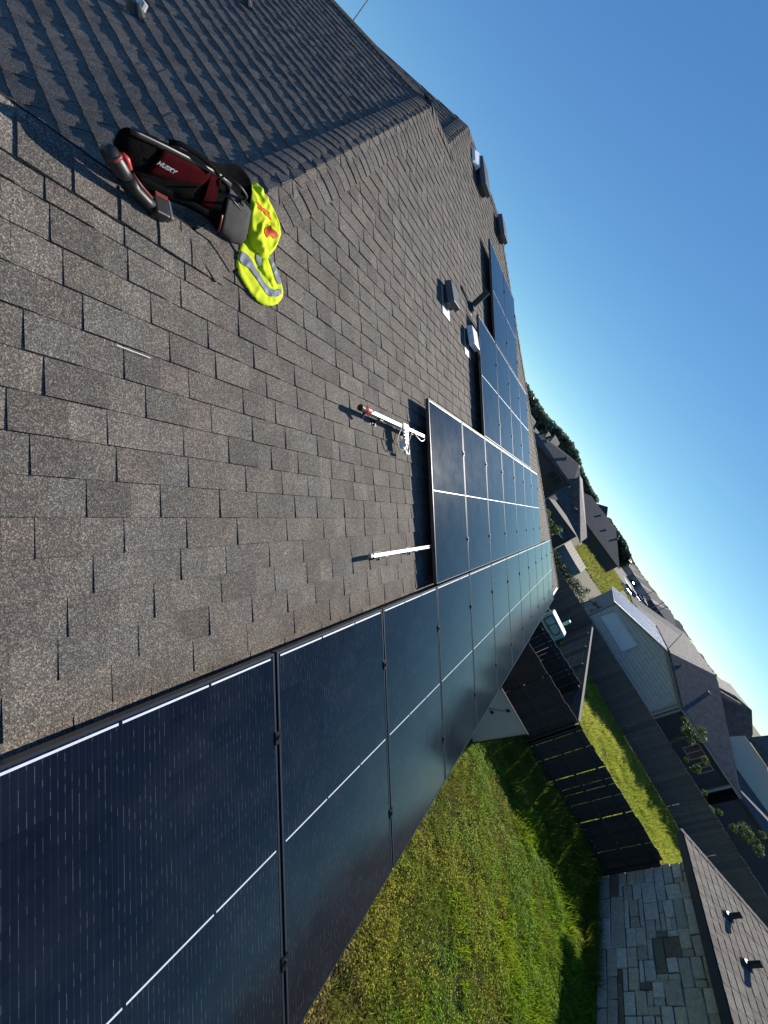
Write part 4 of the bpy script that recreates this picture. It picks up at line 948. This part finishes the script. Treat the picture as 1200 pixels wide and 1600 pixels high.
leafy('young_tree', (22.0, 1.2, 0), blob_set((22.0, 1.05, 3.45), 12, (0.35, 0.35, 0.42), 0.26, 5), 'sunlit young tree just beyond the far roof edge beside the panels', 'tree', 2600, 0.045, LG, 0.04, None, 5)
leafy('shrub', (28.0, -3.9, 0), blob_set((28.0, -4.2, 2.0), 9, (0.3, 0.6, 0.25), 0.28, 6), 'pale straggly shrub at the corner of the white ribbed roof', 'shrub', 800, 0.055, [(0.12, 0.13, 0.08), (0.18, 0.19, 0.12), (0.08, 0.1, 0.05)], 0.03, 'straggly shrubs near the shed', 6)
leafy('shrub', (33.5, -2.9, 0), blob_set((33.5, -2.9, 1.4), 8, (0.3, 0.55, 0.25), 0.28, 7), 'thin shrub below the tan ribbed shed', 'shrub', 700, 0.05, [(0.12, 0.13, 0.08), (0.16, 0.17, 0.10), (0.06, 0.08, 0.04)], 0.03, 'straggly shrubs near the shed', 7)
leafy('shrub', (19.0, -1.5, 0), blob_set((19.0, -1.6, 1.3), 7, (0.3, 0.4, 0.25), 0.25, 8), 'dark wispy shrub at the tip of our roof', 'shrub', 600, 0.06, DG, 0.03, None, 8)

# ================================================================== PALE GABLED HOUSE
def slab(name, pts, th, mat, parent, kind=None):
    b = MB(); pts = [np.array(p, float) for p in pts]; n = np.cross(pts[1] - pts[0], pts[2] - pts[0]); n /= np.linalg.norm(n)
    ctr = np.mean(pts, 0); 
    if n @ (EYE - ctr) < 0: pts = pts[::-1]; n = -n
    b.prism(pts, -n * th); return b.build(name, mat, parent)
hb = empty('gabled_house', (31, -9, 0), 'pale sided house with a white ribbed roof slope behind the long grey fence', 'house')
slab('gable_wall', [(27, -4.75, 0), (27, -10.75, 0), (27, -10.75, 2.98), (27, -7.95, 4.08), (27, -4.75, 3.36)], 0.15, M['siding'], hb)
slab('side_wall', [(27.2, -4.68, 0), (32.7, -4.68, 0), (32.7, -4.68, 3.34), (27.2, -4.68, 3.34)], 0.15, M['bluegrey'], hb)
# the ribbed slope: each sheet is a piece
for k in range(14):
    a = 26.85 + k * 0.42; sl_ = MB(); mk = [np.array(p) for p in [(a, -4.5, 3.37), (a + 0.40, -4.5, 3.37), (a + 0.40, -7.97, 4.17), (a, -7.97, 4.17)]]
    sl_.prism(mk if np.cross(mk[1] - mk[0], mk[2] - mk[0])[2] > 0 else mk[::-1], (0, 0, -0.03)); rb = [(a + 0.36, -4.5, 3.41), (a + 0.40, -4.5, 3.41), (a + 0.40, -7.97, 4.21), (a + 0.36, -7.97, 4.21)]
    sl_.prism(rb if np.cross(np.array(rb[1]) - rb[0], np.array(rb[2]) - rb[0])[2] > 0 else rb[::-1], (0, 0, -0.04)); sl_.build('roof_sheet', M['white'], hb)
slab('roof_slope', [(26.85, -7.99, 4.17), (32.7, -7.99, 4.17), (32.7, -11.0, 2.96), (26.85, -11.0, 2.96)], 0.1, M['roofgrey'], hb)
sh = slab('door_sheet', [(26.94, -4.99, 2.18), (26.94, -5.06, 3.13), (26.94, -7.22, 3.01), (26.94, -7.22, 2.07)], 0.04, M['paleblue'], hb)
for q, (z0, z1, y0, y1) in enumerate([(3.02, 3.06, -5.06, -7.26), (2.0, 3.05, -7.24, -7.29)]):
    b = MB(); b.box((26.90, y1, z0), (26.98, y0, z1)); b.build('trim', M['siding'], hb)
for q0, q1 in (((26.9, -4.62, 3.34), (26.9, -7.96, 4.13)), ((26.9, -7.96, 4.13), (26.9, -10.95, 2.95))):
    b = MB(); b.tube([q0, q1], 0.06, 4); b.build('rake_trim', M['tanwall'], hb)
b = MB(); b.box((26.9, -10.85, 0), (27.0, -10.72, 2.95)); b.build('corner_trim', M['tanwall'], hb)
Bf = [(34.65, -10.31, 3.73), (36.15, -13.36, 5.36), (35.80, -13.71, 5.22), (30.19, -17.61, 2.60), (31.87, -12.98, 2.60), (32.9, -10.1, 2.60)]
slab('main_roof', Bf, 0.12, M['roofgrey'], hb)
slab('left_roof', [(32.9, -10.1, 2.58), (34.65, -10.31, 3.73), (36.15, -13.36, 5.36), (41.5, -11.5, 5.35), (42.5, -7.2, 3.6)], 0.1, M['roof_tan_lit'], hb)  # slope catching the sun, its brightness put into the tan colour
slab('far_roof', [(36.15, -13.36, 5.36), (35.80, -13.71, 5.22), (30.19, -17.61, 2.60), (43, -22, 2.6), (44, -15, 5.2)], 0.1, M['roofgrey'], hb)
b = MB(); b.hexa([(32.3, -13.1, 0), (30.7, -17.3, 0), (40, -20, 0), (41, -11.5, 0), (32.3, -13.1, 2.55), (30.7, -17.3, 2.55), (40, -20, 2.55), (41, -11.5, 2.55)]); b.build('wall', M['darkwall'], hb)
b = MB(); b.hexa([(31.86, -12.95, 2.44), (30.17, -17.6, 2.44), (30.25, -17.62, 2.44), (31.94, -12.97, 2.44), (31.86, -12.95, 2.585), (30.17, -17.6, 2.585), (30.25, -17.62, 2.585), (31.94, -12.97, 2.585)]); b.build('fascia', M['tanwall'], hb)
dB = np.array([-1.6, -4.2, 0]); dB /= np.linalg.norm(dB); nB = np.array([dB[1], -dB[0], 0]); nB = nB if nB[0] < 0 else -nB
for (s0, s1, z0, z1) in ((2.0, 2.75, 1.2, 2.2), (2.95, 3.5, 1.2, 2.1)):
    p = np.array([32.3, -13.1, 0]) + nB * 0.03; f_ = MB(); q = [p + dB * s0 + (0, 0, z0), p + dB * s1 + (0, 0, z0), p + dB * s1 + (0, 0, z1), p + dB * s0 + (0, 0, z1)]
    f_.prism(q if np.cross(q[1] - q[0], q[2] - q[0]) @ nB > 0 else q[::-1], -nB * 0.06); fo = f_.build('window', M['tanwall'], hb)
    for a, c in ((s0 + 0.06, (s0 + s1) / 2 - 0.03), ((s0 + s1) / 2 + 0.03, s1 - 0.06)):
        p2 = p + nB * 0.006; q = [p2 + dB * a + (0, 0, z0 + 0.07), p2 + dB * c + (0, 0, z0 + 0.07), p2 + dB * c + (0, 0, z1 - 0.07), p2 + dB * a + (0, 0, z1 - 0.07)]; pb = MB()
        pb.prism(q if np.cross(q[1] - q[0], q[2] - q[0]) @ nB > 0 else q[::-1], -nB * 0.01); pb.build('pane', M['window'], fo)
for s in (0.05, 1.5, 4.3):
    p = np.array([31.95, -12.98, 0]) + dB * s; b = MB(); b.box(p - np.array([0.06, 0.06, 0]), p + np.array([0.06, 0.06, 2.45])); b.build('porch_post', M['tanwall'], hb)
def far_vent(P, s, label, grp, mat='vent'):
    v = empty('roof_vent', [float(q) for q in P], label, 'roof vent', grp); P = np.array(P, float); b = MB(); b.box(P + (-s, -s, -0.15), P + (s, s, s * 0.9)); bevel(b.build('hood', M[mat], v), s * 0.2)
    b = MB(); b.box(P + (-s * 0.7, -s * 1.05, 0.02), P + (s * 0.7, -s * 0.99, s * 0.5)); b.build('louvre', M['black'], v)
def onB(q): 
    e0 = np.array(Bf[4]); n = np.array([-0.520, 0.1888, 0.833]); return (q[0], q[1], e0[2] - (n[0] * (q[0] - e0[0]) + n[1] * (q[1] - e0[1])) / n[2])
far_vent(onB((34.4, -13.6)), 0.11, 'square grey vent near the peak of the dark hipped roof', 'vents on the gabled house roof')
far_vent(onB((33.9, -10.9)), 0.09, 'square dark vent low on the left hip of the gabled house roof', 'vents on the gabled house roof')
pipe_vent(onB((34.3, -11.4)), UPZ, 0.3, 0.05, 'thin dark pipe beside the square vent on the gabled house roof', M['black'], np.array([-0.52, 0.19, 0.833]))

# house right of it, and the dark roof behind
hc = empty('cream_house', (40, -19.5, 0), 'cream gable walled house at the right picture edge with a dark roof', 'house')
slab('gable_wall', [(36, -17.2, 0), (36, -24.5, 0), (36, -24.5, 2.9), (36, -22.14, 3.4), (36, -19.5, 4.52), (36, -17.5, 4.55), (36, -17.3, 3.6)], 0.2, M['cream'], hc)
slab('front_roof', [(36, -19.25, 2.87), (36, -25, 2.87), (32, -25, 2.36), (32, -18.7, 2.40)], 0.12, M['roofgrey'], hc)
slab('roof_slope', [(35.85, -17.5, 4.62), (35.85, -17.56, 5.05), (36.4, -17.95, 5.75), (36.4, -26, 6.3), (35.85, -26, 2.2), (35.85, -19.6, 4.54)], 0.12, M['roofgrey'], hc)
b = MB(); b.box((32.4, -25, 0), (36, -18.9, 2.3)); b.build('porch_wall', M['darkwall'], hc)  # tan wall under the roof; its shade is put in as dark colour
b = MB(); b.box((36.3, -24.5, 0), (44, -17.4, 2.6)); b.build('wall', M['cream'], hc)
hd2 = empty('dark_roofed_house', (49, -21, 0), 'house behind with a steep dark hipped roof crossed by a pale sunlit strip', 'house')
slab('roof_slope', [(44, -17.14, 4.9), (44, -18.29, 5.63), (44, -19.64, 5.97), (44.1, -21.38, 4.92), (43.6, -23.0, 3.0), (43.4, -16.0, 3.2)], 0.3, M['roofgrey'], hd2)
slab('sunlit_strip', [(43.2, -17.26, 4.89), (43.2, -18.59, 5.60), (43.2, -18.85, 5.57), (43.2, -17.64, 4.69)], 0.2, M['roof_tan_lit'], hd2)  # sunlit band laid in as a paler coloured slab
b = MB(); b.box((44.4, -22.0, 0), (50, -17.0, 3.1)); b.build('wall', M['tanwall'], hd2)
slab('back_slope', [(44, -18.29, 5.6), (44, -19.64, 5.94), (51, -20, 5.9), (51, -16, 3.4), (44, -16.2, 3.4)], 0.1, M['roof_tan_lit'], hd2)

# ================================================================== SHED, CANOPY, BOX, BENCH beyond the yard fences
sd = empty('garden_shed', (41, -1.9, 0), 'small blue grey shed with a tan ribbed roof left of the white ribbed roof', 'shed')
slab('front_wall', [(40, -0.38, 0), (40, -3.3, 0), (40, -3.3, 1.40), (40, -0.38, 1.60)], 0.1, M['bluegrey'], sd)
b = MB(); b.box((40.12, -3.3, 0), (43, -0.4, 1.3)); b.build('walls', M['bluegrey'], sd)
for k in range(9):
    y0 = -0.40 - k * 0.327; y1 = y0 - 0.305; z = 1.61 - k * 0.030; b = MB()
    q = [np.array(p) for p in [(39.9, y0, z), (39.9, y1, z - 0.02), (42.5, y1, z + 0.42), (42.5, y0, z + 0.44)]]; b.prism(q if np.cross(q[1] - q[0], q[2] - q[0])[2] > 0 else q[::-1], (0, 0, -0.03)); b.build('roof_sheet', M['tanwall'], sd)
tag(leafy('hedge', (37.5, -2, 0), [((37.5, y, 0.55), 0.6) for y in np.linspace(1.0, -4.6, 14)], 'dark clipped hedge in front of the blue grey shed', 'hedge', 2600, 0.08, DG, 0.03, None, 44, False))
cn = empty('yard_canopy', (39.5, 0.5, 0), 'dark green square mesh canopy in the shaded yard beside the young tree', 'canopy')
slab('canopy_top', [(38, 1.04, 1.86), (39.5, 1.1, 2.95), (39.5, -0.02, 2.93), (38, -0.06, 1.88)], 0.05, M['green_canopy'], cn)
for (x, y, z) in ((38, 1.0, 1.86), (38, -0.02, 1.86), (39.45, 1.0, 2.88), (39.45, 0.0, 2.88)):
    b = MB(); b.tube([(x, y, 0), (x, y, z - 0.05)], 0.035, 6); b.build('leg', M['clamp'], cn)
for k in range(6):
    b = MB(); y = 0.92 - k * 0.13; b.box((37.95, y - 0.03, 1.90), (37.99, y + 0.03, 2.02)); b.build('clip', M['white'], cn)
pg = empty('storage_box', (18.3, -2.9, 0), 'pale green plastic box with dark rounded piping above the shaded fence', 'storage box')
b = MB(); b.hexa([(18, -3.47, 0), (18, -2.36, 0), (18.6, -2.36, 0), (18.6, -3.47, 0), (18, -3.47, 1.64), (18, -2.36, 1.78), (18.6, -2.36, 1.8), (18.6, -3.47, 1.66)]); bevel(b.build('box', M['palegreen'], pg), 0.05)
cable([(17.985, -2.5, 1.28), (17.985, -2.48, 1.62), (17.985, -2.62, 1.68), (17.985, -3.1, 1.62), (17.985, -3.24, 1.52), (17.985, -3.22, 1.28), (17.985, -2.9, 1.26), (17.985, -2.5, 1.28)], 0.018).build('piping', M['black'], pg)
cable([(17.98, -2.8, 1.27), (17.98, -2.84, 1.64)], 0.012).build('piping', M['black'], pg)
bn = empty('garden_bench', (19.2, -3.1, 0), 'small grey green bench beyond the pale green box', 'bench')
b = MB(); b.box((19, -3.2, 1.35), (19.25, -2.92, 1.52)); bevel(b.build('seat', M['palegreen'], bn), 0.02)
b = MB(); b.hexa([(19, -3.15, 0), (19, -2.97, 0), (19.2, -2.97, 0), (19.2, -3.15, 0), (19, -3.15, 1.4), (19, -2.97, 1.4), (19.2, -2.97, 1.4), (19.2, -3.15, 1.4)]); b.build('leg', M['clamp'], bn)
b = MB(); b.box((18.95, -3.24, 1.52), (19.2, -3.12, 1.98)); bevel(b.build('backrest', M['palegreen'], bn), 0.02)

# ================================================================== HOUSE AT THE FAR END OF OUR ROOF
hd = empty('two_storey_house', (43, 5, 0), 'dark two storey house beyond the far end of our roof with a white downspout', 'house')
slab('upper_roof', [(40, 11.6, 4.9), (40.6, 10.05, 5.44), (42, 8.25, 6.20), (43, 5.62, 6.86), (42, 4.37, 6.24), (40, 3.9, 5.2)], 0.15, M['roofgrey'], hd)
b = MB(); b.box((40.4, 4.1, 0), (47, 11.5, 5.1)); b.build('wall', M['darkwall'], hd)  # front lies in shade, darkened through its wall colour
b = MB(); b.box((40.30, 4.6, 3.0), (40.39, 6.2, 4.85)); wn_ = b.build('window', M['fascia'], hd)
for y0, y1 in ((4.7, 5.36), (5.44, 6.1)):
    b = MB(); b.box((40.27, y0, 3.1), (40.295, y1, 4.75)); b.build('pane', M['window'], wn_)
slab('lower_roof', [(38.6, 4.0, 3.62), (38.6, -0.5, 3.03), (38.6, -0.89, 2.95), (40.6, 4.35, 6.2), (40.4, 4.2, 5.0)], 0.15, M['roofgrey'], hd)
slab('sunlit_roof', [(40.7, 4.39, 6.24), (38.7, -0.92, 2.97), (40.3, -0.85, 3.57), (42.6, 4.1, 6.25)], 0.12, M['roof_tan_lit'], hd)  # sun on this slope put in as a paler shingle colour
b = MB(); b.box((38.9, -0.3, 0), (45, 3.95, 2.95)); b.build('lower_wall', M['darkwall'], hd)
b = MB(); b.tube([(40.3, 4.12, 2.4), (40.3, 3.99, 4.42), (40.25, 3.92, 5.12), (40.25, 4.55, 5.28)], 0.05, 6); b.build('downspout', M['gutter'], hd)
b = MB(); b.tube([(40.2, 4.0, 5.2), (42.0, 4.35, 6.2)], 0.04, 6); b.build('gutter', M['gutter'], hd)
for P, l in (((40.9, 9.0, 5.65), 'left'), ((41.6, 6.6, 6.15), 'upper'), ((39.3, 1.9, 4.2), 'lower')):
    far_vent(P, 0.16, {'left': 'grey vent low on the dark upper roof above the panels', 'upper': 'grey vent by the ridge of the dark upper roof', 'lower': 'grey vent on the dark lower roof slope'}[l], 'vents on the two storey house')
for k, (az_, el_, w_) in enumerate([(16.9, -0.3, 0.30), (14.6, -0.9, 0.34), (13.2, 0.15, 0.24), (12.3, 0.55, 0.2)]):
    dd = 62.0; y = dd * math.tan(R_(az_)); z1 = 5.5 + dd * math.tan(R_(el_ + 1.0)); gg = empty('far_gable_house', (dd, y, 0), ['pale gable at the left end under the wooded hill', 'widest pale gable above the dark upper roof', 'third pale gable under the wooded hill', 'smallest pale gable, rightmost under the wooded hill'][k], 'house', 'pale gables under the wooded hill')
    hw = dd * w_ / 20 * 1.1; slab('gable_wall', [(dd, y - hw, 0), (dd, y + hw, 0), (dd, y + hw, z1 - 2.3), (dd, y, z1), (dd, y - hw, z1 - 2.3)], 0.2, M['cream'], gg)
    slab('roof_slope', [(dd - 0.3, y, z1 + 0.05), (dd - 0.3, y + hw + 0.3, z1 - 2.6), (dd + 7, y + hw + 0.3, z1 - 2.6), (dd + 7, y, z1 + 0.05)], 0.15, M['roofdark'], gg)
    slab('roof_slope', [(dd - 0.3, y, z1 + 0.05), (dd - 0.3, y - hw - 0.3, z1 - 2.6), (dd + 7, y - hw - 0.3, z1 - 2.6), (dd + 7, y, z1 + 0.05)], 0.15, M['roofdark'], gg)

# ================================================================== LONG HOUSE AND SUBURB
def hip_house(name, x0, x1, y0, y1, ze, zr, label, cat='house', group=None, wm='tanwall', rm='roofgrey', win=True):
    h = empty(name, ((x0 + x1) / 2, (y0 + y1) / 2, 0), label, cat, group); b = MB(); b.box((x0 + 0.5, y0 + 0.5, 0), (x1 - 0.5, y1 - 0.5, ze)); b.build('wall', M[wm], h)
    mx_ = (x0 + x1) / 2; my = (y0 + y1) / 2; r = min(x1 - x0, y1 - y0) / 2
    if y1 - y0 >= x1 - x0: R1, R2 = (mx_, y0 + r, zr), (mx_, y1 - r, zr)
    else: R1, R2 = (x0 + r, my, zr), (x1 - r, my, zr)
    c = [(x0, y0, ze), (x1, y0, ze), (x1, y1, ze), (x0, y1, ze)]; b = MB()
    if y1 - y0 >= x1 - x0: fs = [(c[0], c[1], R1), (c[1], c[2], R2, R1), (c[2], c[3], R2), (c[3], c[0], R1, R2)]
    else: fs = [(c[0], c[1], R2, R1), (c[1], c[2], R2), (c[2], c[3], R1, R2), (c[3], c[0], R1)]
    for f in fs: b.poly(f)
    b.poly(c[::-1]); b.build('roof', M[rm], h)
    if win:
        for q in (0.3, 0.68):
            y = y0 + (y1 - y0) * q; b = MB(); b.box((x0 + 0.44, y - 0.6, 0.9), (x0 + 0.49, y + 0.6, ze - 0.4)); b.build('window', M['window'], h)
    return h
hip_house('long_house', 90.5, 104, -10.2, 12, 2.65, 6.6, 'long low house with a broad grey shingle roof behind the tan shed', wm='darkwall', rm='roofgrey')
hip_house('far_house', 128, 140, -3.5, 7.5, 4.5, 8.9, 'dark roofed house rising behind the long low house', wm='darkwall', rm='roofdark', win=False)
for q, lab in (((94.5, -2.5, 4.9), 'left'), ((95.6, -5.2, 5.6), 'mid'), ((96.0, 0.6, 5.8), 'top')):
    far_vent(q, 0.2, {'left': 'dark vent on the long low house, lowest on its slope', 'mid': 'dark vent near the right hip of the long low house', 'top': 'dark vent near the ridge of the long low house'}[lab], 'vents on the long low house')
GR = 'distant houses across the suburb'; rs = random.Random(40); kk = 0
for az_, d0 in [(-6.2, 210), (-7.4, 240), (-8.4, 215), (-9.3, 250), (-9.9, 190), (-10.8, 225), (-11.6, 180), (-12.3, 240), (-12.9, 200), (-13.6, 165), (-14.3, 210), (-15.0, 175), (-15.8, 215), (-16.6, 150), (-17.6, 190), (-18.8, 160), (-20.2, 190), (-5.0, 260), (-10.4, 290), (-13.2, 300), (-15.6, 290)]:
    x = d0 * math.cos(R_(az_)); y = d0 * math.sin(R_(az_)); w_ = rs.uniform(5, 7.5)
    hip_house('far_house', x, x + rs.uniform(10, 13), y - w_, y + w_, 2.8, rs.uniform(4.9, 5.9), 'small dark roofed house in the distant suburb beyond the parked cars', 'house', GR, rs.choice(['tanwall', 'cream', 'darkwall']), rs.choice(['roofgrey', 'roofdark', 'roof_tan_lit']), False)
# road, drives and verge
sheet('road', [(100, -12), (112, -25.5), (260, -58), (330, -60), (330, -44), (190, -21)], 0.008, M['asphalt'])
sheet('driveway', [(97, -22.5), (103, -26.0), (165, -24.8), (165, -21.5)], 0.012, M['concrete'])
sheet('sidewalk', [(62.7, -5.0), (63.6, -4.9), (79.8, -11.4), (77.6, -12.2)], 0.012, M['concrete'])
blades('verge_grass', 26000, (60, 125), (-24, -1), 0.35, 0.10, [(0.17, 0.19, 0.03), (0.26, 0.27, 0.05), (0.34, 0.33, 0.10)], 51, lambda x, y: (y > -0.16 * x + 0.5) & (y < -0.045 * x + 1.3) | ((x > 98) & (y < -18)), lean=0.9)
def car(x, y, rot, colm, label):
    c = empty('parked_car', (x, y, 0), label, 'car', 'cars parked along the far street', Matrix.Translation((x, y, 0)) @ Matrix.Rotation(rot, 4, 'Z'))
    b = MB(); pr = [(-2.2, 0.35), (2.2, 0.35), (2.25, 0.75), (1.2, 0.92), (-1.75, 0.95), (-2.25, 0.8)]; b.prism([(p, 0.88, z) for p, z in pr][::-1], (0, -1.76, 0)); bevel(b.build('body', colm, c, local=True), 0.06)
    b = MB(); pr = [(-1.7, 0.94), (1.1, 0.92), (0.45, 1.42), (-1.2, 1.45)]; b.prism([(p, 0.76, z) for p, z in pr][::-1], (0, -1.52, 0)); bevel(b.build('cabin_glass', M['window'], c, local=True), 0.05)
    b = MB(); b.box((-1.15, -0.7, 1.43), (0.42, 0.7, 1.48)); b.build('roof_panel', colm, c, local=True)
    for px in (-1.35, 1.35):
        for py in (-0.8, 0.8): b = MB(); b.tube([(px, py - 0.1, 0.33), (px, py + 0.1, 0.33)], 0.33, 12); b.build('wheel', M['rubber'], c, local=True)
CM = [plain('car_paint_white', (0.75, 0.75, 0.75), 0.25), plain('car_paint_blue', (0.05, 0.08, 0.2), 0.25), plain('car_paint_black', (0.015, 0.015, 0.018), 0.2), plain('car_paint_silver', (0.4, 0.41, 0.43), 0.25, 0.4)]
CL = ['white parked car, first on the far street beside the pale driveway', 'dark blue parked car behind the first white one', 'black parked car in the middle of the far street row', 'silver parked car in the middle of the far street row', 'second white parked car on the far street', 'blue parked car near the far suburb roofs', 'black parked car farthest along the street', 'silver parked car near the driveway end']
for k, (x, y) in enumerate([(112, -17.3), (118, -19.5), (134, -24.5), (142, -27.6), (150, -28.8), (160, -29.6), (186, -27.6), (104, -21.0)]):
    car(x, y, rs.uniform(-0.4, 0.4) + (1.2 if k % 2 else 0), CM[k % 4], CL[k])
def pole(x, y, h, arms, label):
    p = empty('utility_pole', (x, y, 0), label, 'utility pole', 'utility poles on the skyline'); b = MB(); b.tube([(x, y, 0), (x, y, h)], [0.16, 0.11], 8); b.build('pole', M['pole'], p)
    for z in arms: b = MB(); b.box((x - 0.1, y - 0.95, z - 0.07), (x + 0.1, y + 0.95, z + 0.07)); b.build('crossarm', M['pole'], p)
pole(150, -44.0, 5.6, (5.3,), 'nearest utility pole with one crossarm on the skyline')
pole(150, -31.6, 5.6, (5.35,), 'left of the paired utility poles on the skyline'); pole(150, -33.0, 5.7, (5.4,), 'right of the paired utility poles on the skyline')
pole(170, -31.0, 5.2, (4.9,), 'small faint utility pole left of the paired poles')

# wooded hill on the left and tree belts on the skyline
g_ = np.random.default_rng(61)
def wood(name, az0, az1, dist, topfun, n, size, tones, depth=40, mat='leaf'):
    az = R_(1) * g_.uniform(az0, az1, n); d = dist + g_.uniform(0, depth, n); top = topfun(np.degrees(az)) * (1 + 0.03 * np.sin(np.degrees(az) * 5.1) + 0.04 * np.sin(np.degrees(az) * 13.7))
    x, y = d * np.cos(az), d * np.sin(az); zt = 5.5 + d * np.tan(np.radians(top)); z = zt * (1 - g_.random(n) ** 2.2 * 0.9)
    a = g_.normal(0, 1, (n, 3)); a /= np.linalg.norm(a, axis=1)[:, None]; b_ = np.cross(a, g_.normal(0, 1, (n, 3))); b_ /= np.linalg.norm(b_, axis=1)[:, None]
    s = size * g_.uniform(0.5, 1.5, n)[:, None]; p = np.stack([x, y, z], 1); T = np.array(tones)
    V = np.stack([p - a * s, p + b_ * s, p + a * s, p - b_ * s], 1); C = T[g_.integers(0, len(T), n)] * (0.6 + 0.8 * vnoise(x * 0.15, z * 0.25, 3))[:, None]
    return tag(tri_mesh(name, V, C, M[mat], None, 4), kind='stuff')
wood('wooded_hill', 2.2, 26, 170, lambda a: np.interp(a, [2, 4, 6.5, 8.5, 10, 12, 15, 20, 26], [0.9, 1.0, 1.5, 2.2, 2.45, 2.4, 2.0, 2.3, 2.4]), 30000, 0.8, [(0.08, 0.11, 0.075), (0.11, 0.145, 0.10), (0.14, 0.17, 0.12)])
wood('tree_belt', -6.3, -0.5, 175, lambda a: np.interp(a, [-6.3, -5, -3.7, -2, 0], [-0.25, 0.15, 0.45, 0.5, 0.6]), 3000, 0.9, [(0.035, 0.05, 0.03), (0.055, 0.075, 0.045)])
wood('far_trees', -24, -5.5, 330, lambda a: np.interp(a, [-24, -16, -12, -8, -5.5], [-0.25, -0.55, -0.55, -0.35, -0.1]), 9000, 1.5, [(0.06, 0.07, 0.055), (0.08, 0.09, 0.07)])
b = MB()
for k in range(24): 
    a0, a1 = R_(2 + k), R_(3 + k); z0 = 10.5 if k > 0 else 7; b.quad((260 * math.cos(a0), 260 * math.sin(a0), 0), (260 * math.cos(a1), 260 * math.sin(a1), 0), (330 * math.cos(a1), 330 * math.sin(a1), z0), (330 * math.cos(a0), 330 * math.sin(a0), z0))
tag(b.build('hill', M['ground']), kind='structure')
